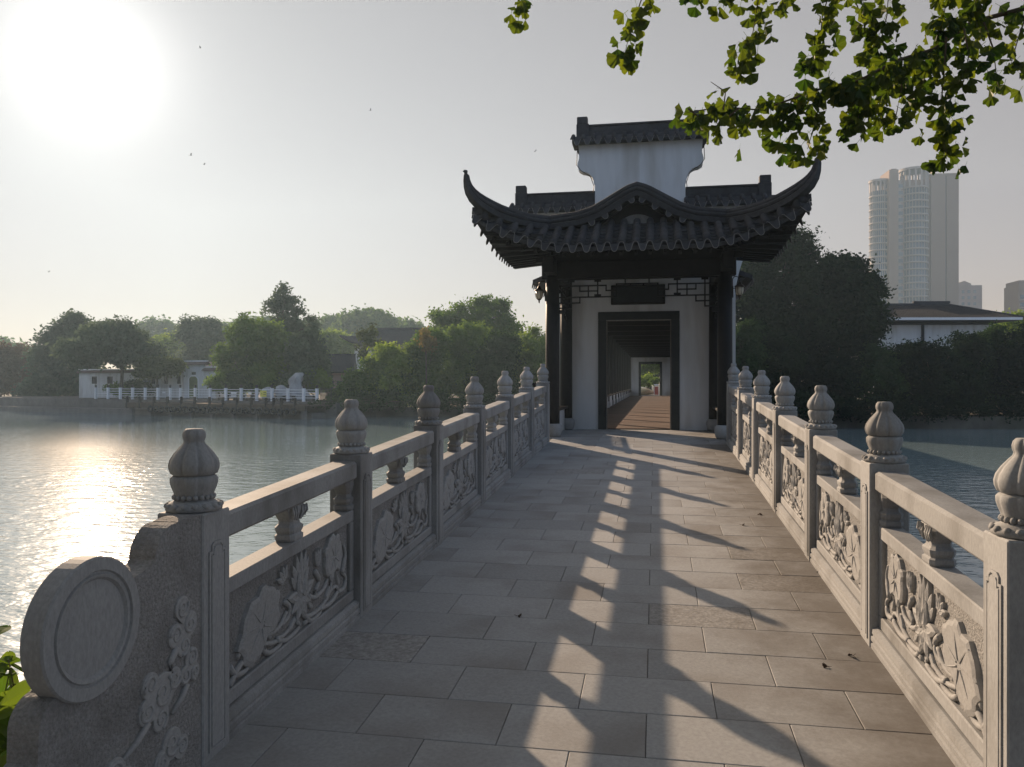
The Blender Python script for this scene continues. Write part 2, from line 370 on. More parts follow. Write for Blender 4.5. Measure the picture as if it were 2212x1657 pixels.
# ------------------------------------------------------------------ bridge deck
XL, XR = -1.7365, 1.1314
Y_END = 13.75; FL = 0.667                                # top of the ramp, pavilion floor level
d = MB()
d.box(XL-0.24, XR+0.24, 0.9, Y_END, -0.36, -0.012, 0, T)
deck = struct(d.build('bridge_deck', M['mortar']))
ROW, LEN = 0.3772, 0.606
cache = {}
def slab(parent, x0, x1, y0, y1, z, shear, name='paving_slab'):
    key = (round(x1-x0, 3), round(y1-y0, 3), shear, RND.random() < 0.025)
    if key not in cache:
        b = MB(); g = 0.0014
        b.box(-(x1-x0)/2+g, (x1-x0)/2-g, -(y1-y0)/2+g, (y1-y0)/2-g, -0.05, 0, 0.003, shear)
        cache[key] = b.mesh('paving_slab', M['paving_pitted'] if key[3] else M['paving'])
    ym = (y0+y1)/2
    return link(name, cache[key], parent, ((x0+x1)/2, ym, z + shear*ym + RND.uniform(-0.0012, 0.0012)))
def rows(parent, xa, xb, y0, y1, z, shear, k0=0):
    k = k0; y = y0
    while y < y1 - 0.02:
        ye = min(y + ROW, y1)
        x = -0.946 + (LEN/2 if k % 2 else 0)
        while x > xa: x -= LEN
        while x < xb - 0.01:
            a, b_ = max(x, xa), min(x + LEN, xb)
            if b_ - a > 0.03: slab(parent, a, b_, y, ye, z, shear)
            x += LEN
        y = ye; k += 1
rows(deck, XL-0.02, XR+0.02, 3.557-6*ROW, Y_END, 0, T)
pf = MB(); pf.box(-2.75, 2.15, Y_END+0.002, 16.5, -0.5, FL-0.012)
porch = struct(pf.build('porch_floor', M['mortar']))
pm_ = MB()
rows(porch, -2.72, 2.12, Y_END+0.004, 16.37, FL, 0.0, 1)
# bridge pier walls under the deck edges
b = MB()
for xa in (XL-0.26, XR+0.22): b.box(xa, xa+0.06, 0.9, Y_END, -0.62, -0.03, 0.01, T)
for yy in (4.5, 9.0, 13.4): b.box(XL+0.1, XR-0.1, yy-0.2, yy+0.2, -2.5, yy*T-0.37)
b.build('pier_beam', M['granite'], deck)

# ------------------------------------------------------------------ balustrades
SPC = 1.6892; PY0 = 2.93; HW = 0.1
def finial():
    f = MB(); f.smooth = True
    f.lathe([(0.098,0.98),(0.108,0.985),(0.110,0.998),(0.098,1.012),(0.074,1.022),(0.070,1.030)], 32)
    f.lathe([(0.072,1.028),(0.076,1.052),(0.084,1.072),(0.090,1.092),(0.0905,1.110),(0.086,1.118),(0.075,1.124)], 48, lobes=8, lobe_range=(1.045,1.115), groove=0.08)
    f.lathe([(0.076,1.122),(0.088,1.130),(0.095,1.148),(0.0965,1.164),(0.091,1.186),(0.075,1.212),(0.055,1.236),(0.042,1.250),(0.039,1.260),
             (0.0435,1.272),(0.0445,1.284),(0.041,1.298),(0.033,1.308),(0.0,1.310)], 64, lobes=8, lobe_range=(1.128,1.30), groove=0.11)
    for i in range(20):
        a = 2*math.pi*i/20; f.sphere((0.075*math.cos(a), 0.075*math.sin(a), 1.036), 0.0115, 6, 4)
    for i in range(16):
        a = 2*math.pi*(i+0.5)/16; f.sphere((0.100*math.cos(a), 0.100*math.sin(a), 1.003), 0.016, 6, 4, 0.8)
    return f
def post_shaft():
    p = MB()
    p.box(-HW, HW, -HW, HW, -0.06, 0.98, 0.006)
    for sx in (1,):                                       # raised strip with notched head on the deck side
        z0, z1, w_ = 0.03, 0.86, 0.062
        pr = [(-w_, z0), (w_, z0), (w_, z1-0.035), (w_-0.02, z1-0.035), (w_-0.02, z1-0.012), (w_-0.035, z1), (-w_+0.035, z1), (-w_+0.02, z1-0.012), (-w_+0.02, z1-0.035), (-w_, z1-0.035)]
        def R(k, x): return [(x, y*k, 0.44 + (z-0.44)*(1-(1-k)*0.16)) for y, z in pr]
        p.loft([R(1.0, HW-0.002), R(1.0, HW+0.006), R(0.84, HW+0.006), R(0.80, HW+0.001), R(0.74, HW+0.001), R(0.70, HW+0.007)], False, True)
    return p
def support(half=0):
    """moulded stone vase that carries the handrail; half = +1/-1 keeps one half against a post"""
    s = MB(); prof = [(0.062,0.050,0.0),(0.070,0.055,0.012),(0.070,0.055,0.030),(0.060,0.046,0.038),(0.072,0.052,0.055),(0.074,0.054,0.072),(0.055,0.042,0.086),
                      (0.050,0.040,0.100),(0.062,0.046,0.118),(0.080,0.052,0.138),(0.094,0.056,0.158),(0.090,0.056,0.172),(0.074,0.052,0.184)]
    rings = []
    for wy, wx, z in prof:
        ring = []
        for (a, b_) in ((1,1),(-1,1),(-1,-1),(1,-1)):
            c = 0.3
            pts = [(wx*a, wy*b_*(1-c)), (wx*a*(1-c), wy*b_)]
            if a*b_ < 0: pts = pts[::-1]
            ring += pts
        ring = [(x, (max(y, 0) if half > 0 else min(y, 0) if half < 0 else y), z) for x, y in ring]
        rings.append(ring)
    s.loft(rings)
    if not half:
        for sy in (-1, 1):
            for k in range(3): s.tube([(0.052, sy*(0.02+0.024*k), 0.105+0.006*k), (0.060, sy*(0.025+0.026*k), 0.145), (0.058, sy*(0.028+0.026*k), 0.176)], [0.006, 0.010, 0.006], 5)
    return s
Y0B, Y1B = HW, SPC-HW
def handrail():
    h = MB(); h.box(-0.072, 0.078, Y0B+0.001, Y1B-0.001, 0.8375, 0.947, 0.014, T); return h
def base_mould():
    m = MB()
    pr = [(-0.085,-0.03),(0.094,-0.03),(0.094,0.022),(0.086,0.028),(0.086,0.034),(0.094,0.040),(0.094,0.060),(0.086,0.066),(0.086,0.072),(0.090,0.078),(0.088,0.100),(0.066,0.112),(-0.066,0.112),(-0.085,0.09)]
    m.prism_y(pr, Y0B+0.001, Y1B-0.001, T); return m
ZA, ZB = 0.112, 0.655
FY0, FY1, FZ0, FZ1 = Y0B+0.055, Y1B-0.055, ZA+0.065, ZB-0.068
def panel():
    p = MB()
    p.box(-0.03, 0.032, Y0B+0.02, Y1B-0.02, ZA+0.01, ZB-0.02, 0, T)
    p.mi = 1
    p.box(-0.056, 0.056, Y0B+0.001, Y1B-0.001, FZ1, ZB, 0.006, T)
    p.box(-0.056, 0.056, Y0B+0.001, Y1B-0.001, ZA, FZ0, 0.006, T)
    p.box(-0.055, 0.055, Y0B+0.001, FY0, FZ0+0.001, FZ1-0.001, 0.005, T)
    p.box(-0.055, 0.055, FY1, Y1B-0.001, FZ0+0.001, FZ1-0.001, 0.005, T)
    return p
BX = 0.032
def UV(u, v): return (FY0 + u*(FY1-FY0), FZ0 + v*(FZ1-FZ0))
def petal(r, c, ang, L, W, h, tip=0.3):
    pts = []
    n = 9
    for i in range(n):
        t = i/(n-1); w_ = W*math.sin(math.pi*min(1, t*0.92+0.08))**0.8*(1-tip*t)
        pts.append((t*L, w_))
    prof = pts + [(a, -w_) for a, w_ in pts[::-1]][1:-1]
    ca, sa = math.cos(ang), math.sin(ang)
    r.blob([(c[0]+b_*ca+a*sa, c[1]-b_*sa+a*ca) for a, b_ in prof][::-1], BX, h*0.85, T, 0.55)
def lotus():
    r = MB(); c = UV(0.53, 0.48)
    for ang, L, W, h in ((-0.78,0.15,0.030,0.018),(0.78,0.15,0.030,0.018),(-0.52,0.19,0.033,0.022),(0.52,0.19,0.033,0.022),(-0.26,0.215,0.034,0.027),(0.27,0.215,0.034,0.027),(-0.02,0.225,0.034,0.031)):
        petal(r, c, ang, L, W, h)
    petal(r, (c[0]-0.02, c[1]-0.03), -0.16, 0.15, 0.036, 0.038); petal(r, (c[0]+0.02, c[1]-0.03), 0.18, 0.14, 0.034, 0.040)
    for ang, L in ((-1.35,0.16),(1.3,0.16),(-2.7,0.14),(2.75,0.14),(-2.0,0.13),(2.05,0.13),(3.1,0.10)): petal(r, (c[0], c[1]-0.02), ang, L, 0.035, 0.030)
    bc = UV(0.68, 0.66)
    for ang in (-0.35, 0.0, 0.35): petal(r, bc, ang, 0.10, 0.022, 0.026)
    fc = UV(0.40, 0.74)
    for ang in (-1.2, -0.7, -0.2, 0.3): petal(r, fc, ang, 0.085, 0.020, 0.022)
    return r
def lotus_leaf(cu, cv, ry, rz, rot, seed):
    r = MB(); c = UV(cu, cv); rn = random.Random(seed); n = 34; pts = []
    ph = rn.random()*6
    for i in range(n):
        a = 2*math.pi*i/n
        k = 1 + 0.06*math.sin(7*a+ph) + 0.05*math.sin(11*a+ph*2) + rn.uniform(-0.02, 0.02)
        if abs(a - math.pi*1.5) < 0.3: k *= 0.72
        y, z = ry*k*math.cos(a), rz*k*math.sin(a)
        pts.append((c[0]+y*math.cos(rot)-z*math.sin(rot), c[1]+y*math.sin(rot)+z*math.cos(rot)))
    r.blob(pts, BX, 0.025, T, 0.86)
    cen = (c[0], c[1])
    for i in range(7):                                    # ribs of the leaf
        a = 2*math.pi*i/7 + 0.3
        q = [(BX+0.022, cen[0]+ry*t*math.cos(a+0.15*t), cen[1]+rz*t*math.sin(a+0.15*t)+T*(cen[0]+ry*t*math.cos(a))) for t in (0.12, 0.4, 0.7, 0.86)]
        r.tube(q, [0.005, 0.0045, 0.0035, 0.002], 5)
    return r
def scrolls():
    r = MB(); r.smooth = True
    def crv(pts, w0, w1):
        w0 *= 1.25; w1 *= 1.2
        P = [UV(*p) for p in pts]; out = []
        for i in range(len(P)-1):
            p0, p1, p2, p3 = P[max(i-1,0)], P[i], P[i+1], P[min(i+2, len(P)-1)]
            for k in range(4):
                t = k/4
                q = [0.5*((2*p1[j]) + (-p0[j]+p2[j])*t + (2*p0[j]-5*p1[j]+4*p2[j]-p3[j])*t*t + (-p0[j]+3*p1[j]-3*p2[j]+p3[j])*t**3) for j in (0, 1)]
                out.append(q)
        out.append(P[-1]); n = len(out)
        r.tube([(BX+0.006, y, z + T*y) for y, z in out], [w0 + (w1-w0)*i/(n-1) for i in range(n)], 6)
    for pts in ([(0.03,0.02),(0.10,0.16),(0.22,0.20),(0.34,0.10),(0.46,0.14),(0.52,0.30)], [(0.03,0.22),(0.07,0.08),(0.13,0.05),(0.15,0.13),(0.11,0.16)],
                [(0.22,0.20),(0.28,0.04),(0.36,0.02),(0.38,0.10),(0.34,0.13)], [(0.34,0.12),(0.42,0.02),(0.52,0.05),(0.50,0.16)],
                [(0.52,0.30),(0.58,0.12),(0.70,0.08),(0.80,0.20),(0.83,0.45)], [(0.58,0.12),(0.62,0.02),(0.70,0.02),(0.72,0.09)],
                [(0.70,0.08),(0.80,0.04),(0.88,0.12),(0.86,0.22),(0.80,0.20)], [(0.88,0.12),(0.95,0.10),(0.97,0.24),(0.93,0.34)],
                [(0.24,0.36),(0.27,0.26),(0.36,0.24),(0.42,0.36)], [(0.40,0.50),(0.44,0.40),(0.43,0.28),(0.38,0.24)], [(0.66,0.62),(0.70,0.46),(0.66,0.34),(0.70,0.24)],
                [(0.93,0.34),(0.965,0.55),(0.95,0.72)], [(0.60,0.36),(0.66,0.28),(0.74,0.30),(0.78,0.40)]):
        crv(pts, 0.013, 0.008)
    for k, (u, v, a) in enumerate(((0.08,0.22,0.5),(0.2,0.1,1.2),(0.3,0.18,-0.6),(0.44,0.08,0.8),(0.64,0.16,-0.9),(0.76,0.12,0.7),(0.9,0.2,-0.5),(0.56,0.04,1.4))):
        petal(r, UV(u, v), a, 0.09, 0.018, 0.018, 0.6)
    return r
def drum_stone():
    """stone drum buttress closing the balustrade; local y is measured from the post centre"""
    s = MB()
    def arc(c, r, a0, a1, n): return [(c[0]+r*math.cos(math.radians(a0+(a1-a0)*i/n)), c[1]+r*math.sin(math.radians(a0+(a1-a0)*i/n))) for i in range(n+1)]
    o = [(-HW-0.001, -0.10), (-HW-0.001, 0.985), (-0.19, 0.993), (-0.25, 0.990)]
    o += arc((-0.275, 0.875), 0.115, 78, 168, 8) + [(-0.388, 0.885), (-0.40, 0.872), (-0.50, 0.858)]
    o += [(-0.60, 0.80), (-0.76, 0.622), (-0.80, 0.616), (-0.845, 0.613)]
    o += arc((-0.845, 0.525), 0.085, 85, 172, 7) + [(-0.932, 0.44), (-0.955, 0.43)] + arc((-0.955, 0.31), 0.115, 85, 172, 7) + [(-1.072, 0.30), (-1.095, 0.29)] + arc((-1.095, 0.15), 0.13, 88, 176, 7) + [(-1.228, 0.12), (-1.228, -0.10)]
    s.loft([[(x, y, z) for y, z in o] for x in (-0.012, 0.092)])
    s.v = [(x, y, z + T*y) for x, y, z in s.v]
    return s
def drum():
    d = MB(); d.smooth = False; cy_, cz = -0.712, 0.759 - T*0.712 + T*2.218 - T*(2.93-0.712)
    d.lathe([(0.0,-0.010),(0.218,-0.010),(0.222,-0.004),(0.222,0.060),(0.217,0.067),(0.180,0.069),(0.176,0.061),(0.170,0.061),(0.166,0.068),(0.158,0.066),(0.150,0.056),(0.09,0.060),(0.0,0.062)], 48, (0.04, cy_, cz), 'x')
    return d
def clouds():
    """carved cloud scrolls: lobed raised outlines with a curl on every lobe"""
    r = MB(); XF = 0.092
    def spiral(cy_, cz, R, turns, a0, sgn):
        n = 24; pts = []
        for i in range(n):
            t = i/(n-1); a = a0 + sgn*2*math.pi*turns*t; rr = R*(0.80-0.66*t); pts.append((cy_+rr*math.cos(a), cz+rr*math.sin(a)))
        r.smooth = True; r.tube([(XF+0.0075, y, z+T*y) for y, z in pts], [0.0035+0.0045*(1-i/n) for i in range(n)], 5); r.smooth = False
    def cloud(c, lobes, k0):
        pts = []; n = 60
        for i in range(n):
            a = 2*math.pi*i/n; ux, uz = math.cos(a), math.sin(a); best = 0.012
            for (ly, lz, lr) in lobes:
                dy, dz = ly-c[0], lz-c[1]; bq = dy*ux+dz*uz; disc = bq*bq-(dy*dy+dz*dz)+lr*lr
                if disc > 0: best = max(best, bq+math.sqrt(disc))
            pts.append((c[0]+best*ux, c[1]+best*uz))
        r.blob(pts, XF, 0.009, T, 0.93)
        for j, (ly, lz, lr) in enumerate(lobes): spiral(ly, lz, lr, 1.35, k0+j*1.3, 1 if j % 2 else -1)
    cloud((-0.225, 0.60), [(-0.235,0.665,0.045),(-0.185,0.590,0.048),(-0.275,0.575,0.046),(-0.225,0.520,0.042)], 0.4)
    cloud((-0.19, 0.43), [(-0.175,0.455,0.042),(-0.215,0.405,0.038),(-0.155,0.395,0.034)], 2.0)
    cloud((-0.37, 0.39), [(-0.355,0.400,0.072),(-0.440,0.370,0.050),(-0.425,0.455,0.046),(-0.365,0.310,0.046),(-0.285,0.420,0.045)], 1.0)
    cloud((-0.30, 0.17), [(-0.300,0.190,0.058),(-0.360,0.150,0.044),(-0.240,0.150,0.044)], 0.0)
    cloud((-0.62, 0.22), [(-0.610,0.240,0.055),(-0.680,0.205,0.044),(-0.555,0.200,0.040)], 2.6)
    cloud((-0.88, 0.22), [(-0.870,0.240,0.048),(-0.925,0.200,0.038),(-0.825,0.205,0.036)], 1.6)
    r.smooth = True
    for pts in ([(-0.27,0.53),(-0.31,0.49),(-0.30,0.45)], [(-0.21,0.37),(-0.24,0.33),(-0.30,0.30)], [(-0.44,0.33),(-0.50,0.29),(-0.57,0.27)], [(-0.68,0.24),(-0.76,0.27),(-0.85,0.25)]):
        r.tube([(XF+0.004, y, z+T*y) for y, z in pts], [0.016, 0.013, 0.008], 6)
    return r

g = M['granite']
ms = {}
for side in (-1, 1):
    fx = (lambda b: b) if side < 0 else (lambda b: b.mirror_x())
    ms[side] = dict(post=fx(post_shaft()).mesh('post', g), finial=fx(finial()).mesh('finial', g), rail=fx(handrail()).mesh('handrail', g),
        base=fx(base_mould()).mesh('base_moulding', g), panel=fx(panel()).mesh('carved_panel', [M['granite_rough'], g]),
        sup=fx(support()).mesh('rail_support', g), sup0=fx(support(1)).mesh('rail_support', g), sup1=fx(support(-1)).mesh('rail_support', g),
        lotus=fx(lotus()).mesh('lotus_flower_relief', M['relief']), leaf0=fx(lotus_leaf(0.22, 0.44, 0.20, 0.15, 0.5, 3)).mesh('lotus_leaf_relief', M['relief']),
        leaf1=fx(lotus_leaf(0.83, 0.66, 0.12, 0.13, 0.2, 9)).mesh('lotus_leaf_relief', M['relief']), scroll=fx(scrolls()).mesh('stem_scroll_relief', M['relief']),
        buttress=fx(drum_stone()).mesh('drum_stone', M['granite_rough']), drum=fx(drum()).mesh('drum', g), cloud=fx(clouds()).mesh('cloud_scroll_relief', M['relief']))
for side, xc, lab in ((-1, XL-HW, 'carved grey stone balustrade on the lake glitter side, ending in a round drum stone'),
                      (1, XR+HW, 'carved stone balustrade with sunlit lotus panels on the right of the bridge')):
    m_ = ms[side]
    root = empty('stone_balustrade', (xc, PY0, T*PY0), 0, lab, 'balustrade', 'balustrades of the bridge')
    for k in range(7):
        y = k*SPC; z = T*y
        p = link('post', m_['post'], root, (0, y, z)); link('finial', m_['finial'], p)
        if k == 6: break
        link('handrail', m_['rail'], root, (0, y, z)); link('base_moulding', m_['base'], root, (0, y, z))
        pn = link('carved_panel', m_['panel'], root, (0, y, z))
        for nm, key in (('lotus_flower_relief','lotus'),('lotus_leaf_relief','leaf0'),('lotus_leaf_relief','leaf1'),('stem_scroll_relief','scroll')): link(nm, m_[key], pn)
        for key, yy in (('sup', SPC/2), ('sup0', Y0B+0.001), ('sup1', Y1B-0.001)):
            link('rail_support', m_[key], root, (0, y+yy, z+T*yy+ZB-0.002))
    if side < 0:
        bt = link('drum_stone', m_['buttress'], root); link('drum', m_['drum'], bt); link('cloud_scroll_relief', m_['cloud'], bt)

# ------------------------------------------------------------------ gate pavilion  (local: x from its axis, y from front columns, z from its floor)
PX, PY = -0.31, 14.0
pav = empty('gate_pavilion', (PX, PY, FL), 0, 'black tiled pavilion with upturned eaves and white stepped gable at the end of the bridge', 'pavilion')
def col_mesh(r, h):
    c = MB(); c.smooth = True; c.lathe([(r*1.02,0.16),(r*1.02,0.5),(r,1.5),(r*0.97,h)], 24); return c.mesh('column', M['timber'])
def base_mesh(r):
    c = MB(); c.smooth = True; c.lathe([(r*1.05,0.0),(r*1.25,0.03),(r*1.42,0.13),(r*1.38,0.19),(r*1.10,0.235),(r*0.9,0.24)], 24); return c.mesh('column_base', g)
CX = 1.485
cm, bm_ = col_mesh(0.125, 3.15), base_mesh(0.125)
for sx in (-1, 1):
    for y in (0, 2.2):
        c = link('column', cm, pav, (sx*CX, y, 0)); link('column_base', bm_, c)
    b = MB(); x0, x1 = sorted((sx*(CX+0.02), sx*(CX+0.2))); b.box(x0, x1, -0.10, 2.07, 0, 0.44, 0.006); lw = b.build('low_wall', M['plaster'], pav)
    b = MB(); x0, x1 = sorted((sx*(CX-0.06), sx*(CX+0.22))); b.box(x0, x1, -0.12, 2.06, 0.441, 0.49, 0.006); b.build('seat_board', M['timber'], lw)
    # slatted back rest leaning out over the water
    b = MB(); xo = sx*(CX+0.2)
    b.tube([(xo+sx*0.16, 0.13, 0.93), (xo+sx*0.16, 2.05, 0.93)], 0.028, 8); b.tube([(xo+sx*0.02, 0.13, 0.52), (xo+sx*0.02, 2.05, 0.52)], 0.022, 8)
    bk = b.build('back_rest', M['timber'], pav)
    sl = MB(); sl.tube([(0, 0, 0.50), (sx*0.03, 0, 0.66), (sx*0.13, 0, 0.80), (sx*0.14, 0, 0.93)], 0.021, 6); slm = sl.mesh('slat', M['timber'])
    for i in range(21): link('slat', slm, bk, (xo+sx*0.02, 0.17+i*0.094, 0))
# beams
bZ = 3.457 - FL
b = MB(); b.box(-CX-0.18, CX+0.18, -0.10, 0.10, bZ, bZ+0.30, 0.01); b.box(-CX-0.30, CX+0.30, -0.07, 0.07, bZ+0.302, bZ+0.62, 0.01)
b.build('front_beam', M['timber'], pav)
for sx in (-1, 1):
    b = MB(); b.box(sx*CX-0.09, sx*CX+0.09, -0.55, 2.3, bZ+0.06, bZ+0.34, 0.01); b.build('side_beam', M['timber'], pav)
# hanging lattice under the front beam: each half is a pattern of thin bars
def lattice(w_, h_):
    l = MB(); r = 0.012
    def bar(a, b_):
        (x0, z0), (x1, z1) = a, b_
        if abs(x0-x1) > 1e-4: l.box(min(x0,x1)-r, max(x0,x1)+r, -0.012, 0.012, z0-r, z0+r)
        else: l.box(x0-r, x0+r, -0.011, 0.011, min(z0,z1)-r, max(z0,z1)+r)
    def poly(p):
        for i in range(len(p)-1): bar(p[i], p[i+1])
    k = w_
    poly([(0.0,-0.0),(k,-0.0)])
    poly([(0,-0.11),(0.62*k*0.98,-0.11),(0.62*k*0.98,-0.20),(0.74*k,-0.20),(0.74*k,-0.09),(1.0*k,-0.09)])
    poly([(0,-0.31),(0.74*k,-0.31),(0.74*k,-0.20)]); poly([(0,-0.41),(0.27*k,-0.41),(0.27*k,-0.31)]); poly([(0,-0.50),(0.16*k,-0.50),(0.16*k,0)])
    poly([(0.50*k,0),(0.50*k,-0.31)]); poly([(0.27*k,-0.11),(0.27*k,-0.205),(0.50*k,-0.205)]); poly([(0.38*k,-0.11),(0.38*k,-0.31)])
    poly([(0.85*k,0),(0.85*k,-0.09)]); poly([(0.92*k,-0.09),(0.92*k,-0.15),(1.0*k,-0.15)])
    for x in (0.5, 0.16): l.box(x*k-0.06, x*k+0.06, -0.011, 0.011, -0.045, -0.008)
    l.box(0.5*k-0.06, 0.5*k+0.06, -0.011, 0.011, -0.30, -0.262); l.box(0, 0.10, -0.02, 0.02, -0.60, -0.53)
    return l
hw = CX-0.115
b = lattice(hw, 0.5)
la = b.build('hanging_lattice', M['timber'], pav, (-CX+0.115, 0, bZ-0.01)); b.mirror_x().build('hanging_lattice', M['timber'], pav, (CX-0.115, 0, bZ-0.01))
b = lattice(1.03, 0.5)
for sx in (-1, 1):
    link('hanging_lattice', b.mesh('hanging_lattice', M['timber']), pav, (sx*CX, 0.115, bZ+0.04), math.pi/2)
    link('hanging_lattice', b.mesh('hanging_lattice', M['timber']), pav, (sx*CX, 2.09, bZ+0.04), -math.pi/2)

# gable wall with door opening (front face at y=WY)
WY = 2.37; DW, DH, DX = 1.6385, 2.409, -0.024
OW, OH = 1.305, 2.24
th = 0.28
def wall_half(s):
    o = [(DX + s*OW/2, 0), (s*1.89, 0), (s*1.89, 2.78)]
    for i in range(1, 9):
        a = i/8; o.append((s*(1.89+0.62*(1-math.cos(a*math.pi/2))**0.9), 2.78+1.25*math.sin(a*math.pi/2)**1.3))
    o += [(s*2.53, 4.50), (s*0.91, 4.50), (s*0.91, 5.02)]
    for i in range(0, 7):
        a = i/6; o.append((s*(0.93+0.24*(1-math.cos(a*math.pi/2))), 5.05+0.26*math.sin(a*math.pi/2)))
    o += [(s*1.25, 5.36), (s*1.27, 5.48), (s*1.235, 5.60), (s*1.25, 5.865), (0, 5.865), (0, OH), (DX + s*OW/2, OH)]
    b = MB(); rings = [[(x, y, z) for x, z in o] for y in (WY, WY+th)]
    if s > 0: rings = rings[::-1]
    n = len(o)
    b.add(rings[0]+rings[1], [tuple(range(n)), tuple(range(n, 2*n))[::-1]] + [(i, i+n, (i+1) % n+n, (i+1) % n) for i in range(n)])
    return b
for s in (-1, 1): wall_half(s).build('gable_wall', M['plaster'], pav)
b = MB(); y0, y1 = WY-0.03, WY+th+0.03
b.box(DX-DW/2, DX-OW/2, y0, y1, 0, OH+0.001, 0.004); b.box(DX+OW/2, DX+DW/2, y0, y1, 0, OH+0.001, 0.004); b.box(DX-DW/2, DX+DW/2, y0+0.001, y1-0.001, OH+0.002, DH, 0.004)
b.build('door_frame', M['frame'], pav)
b = MB(); b.box(DX-OW/2, DX-OW/2+0.02, y0+0.05, y0+0.07, 0, OH); b.box(DX+OW/2-0.02, DX+OW/2, y0+0.05, y0+0.07, 0, OH); b.box(DX-OW/2+0.02, DX+OW/2-0.02, y0+0.05, y0+0.07, OH-0.02, OH)
b.build('door_trim', M['tile_rim'], pav)
# name board above the door
b = MB(); b.box(-0.58, 0.51, WY-0.06, WY-0.004, 2.55, 2.95, 0.012); b.mi = 1
b.box(-0.53, 0.46, WY-0.064, WY-0.05, 2.595, 2.905, 0.004); b.build('name_board', [M['timber'], M['frame']], pav)

# tile pieces ------------------------------------------------------
TP = 0.225
def tube_path(p0, p1, r=0.064, n=5, sag=0.03):
    """half-round tile row from eave p0 up to p1, in n short tiles"""
    b = MB(); b.smooth = True; p0, p1 = Vector(p0), Vector(p1); dv = p1-p0; side = Vector((-dv.y, dv.x, 0)).normalized()
    if side.length < 0.1: side = Vector((1, 0, 0))
    up = side.cross(dv.normalized()); up = up if up.z > 0 else -up
    for i in range(n):
        rings = []
        for t, rr in ((i/n, r*1.05), ((i+1)/n+0.005, r*0.95)):
            q = p0 + dv*t; q = q - Vector((0, 0, sag*math.sin(math.pi*t)))
            rings.append([q + side*(rr*math.cos(a)) + up*(rr*math.sin(a)) for a in [math.pi*j/8 for j in range(9)]])
        b.loft(rings, i == 0, False, False)
    return b
def pan_path(p0, p1, n=6, hw_=0.085, sag=0.03):
    b = MB(); b.smooth = True; p0, p1 = Vector(p0), Vector(p1); dv = p1-p0; side = Vector((-dv.y, dv.x, 0)).normalized()
    up = side.cross(dv.normalized()); up = up if up.z > 0 else -up
    for i in range(n):
        rings = []
        for t, lift in ((i/n, 0.022), ((i+1)/n, 0.0)):
            q = p0 + dv*t - Vector((0, 0, sag*math.sin(math.pi*t)))
            rings.append([q + side*(hw_*k) + up*(lift + 0.028*k*k) for k in (-1, -0.5, 0, 0.5, 1)])
        r2 = [p - up*0.014 for p in rings[0]]
        b.loft([r2, rings[0], rings[1]], False, False, False)
    return b
def drip(depth=0.165):
    b = MB(); n = 12; lo = []; hi = []
    for i in range(n+1):
        t = i/n; x = (t-0.5)*TP; z = -depth*(0.5+0.5*math.tanh(1.7*math.sin(2*math.pi*(t-0.25)))/math.tanh(1.7)) + 0.06
        lo.append((x, z)); hi.append((x, 0.068 - 0.05*math.sin(math.pi*t)**0.7))
    for y0, y1 in ((-0.012, 0.0),):
        vs = []; 
        for x, z in lo: vs.append((x, y0 + 0.25*(z), z))
        for x, z in hi: vs.append((x, y0 + 0.25*(z), z+0.001))
        k = len(vs); vs += [(x, y+0.012, z) for x, y, z in vs]
        fs = []
        for i in range(n):
            fs.append((i, i+1, n+1+i+1, n+1+i)); fs.append((k+i+1, k+i, k+n+1+i, k+n+1+i+1)); fs.append((i+1, i, k+i, k+i+1))
        b.add(vs, fs)
    b.mi = 1; b.tube([(x, -0.008+0.25*z, z) for x, z in lo], 0.0065, 5)
    return b.mesh('drip_tile', [M['tile'], M['tile_rim']])
DRIP = drip()
def lift(a): return 0.0 if a < 1.1 else 0.52*((a-1.1)/1.52)**1.7
EZ = 3.85 - FL; EY = -1.10
def eave(x):  # front eave edge
    a = abs(x); return Vector((x, EY - 0.10*max(0, (a-1.2)/1.4)**2, EZ + lift(a)))
def hip(s):   # hip base line, s 0..1 from gable foot to corner (right side)
    return Vector((1.45+1.17*s, -0.02-1.16*s, 3.73 + (0.17*max(0, (s-0.35)/0.65)**1.8)))
def top_of(x):
    a = abs(x)
    if a <= 1.45: return Vector((x, 0.0, 3.76 + 0.0*a))
    h = hip((a-1.45)/1.17); return Vector((x, h.y, h.z))
roof = MB(); NX = 24                                       # sheathing: front skirt
rings = []
for i in range(NX+1):
    x = -2.6 + 5.2*i/NX; e, t_ = eave(x), top_of(x)
    rings.append([e + Vector((0, 0, -0.02)), (e+t_)/2 + Vector((0,0,-0.06)), t_ + Vector((0,0,-0.02)), t_ + Vector((0,0,-0.10)), (e+t_)/2 + Vector((0,0,-0.14)), e + Vector((0,0.02,-0.08))])
roof.loft(rings)
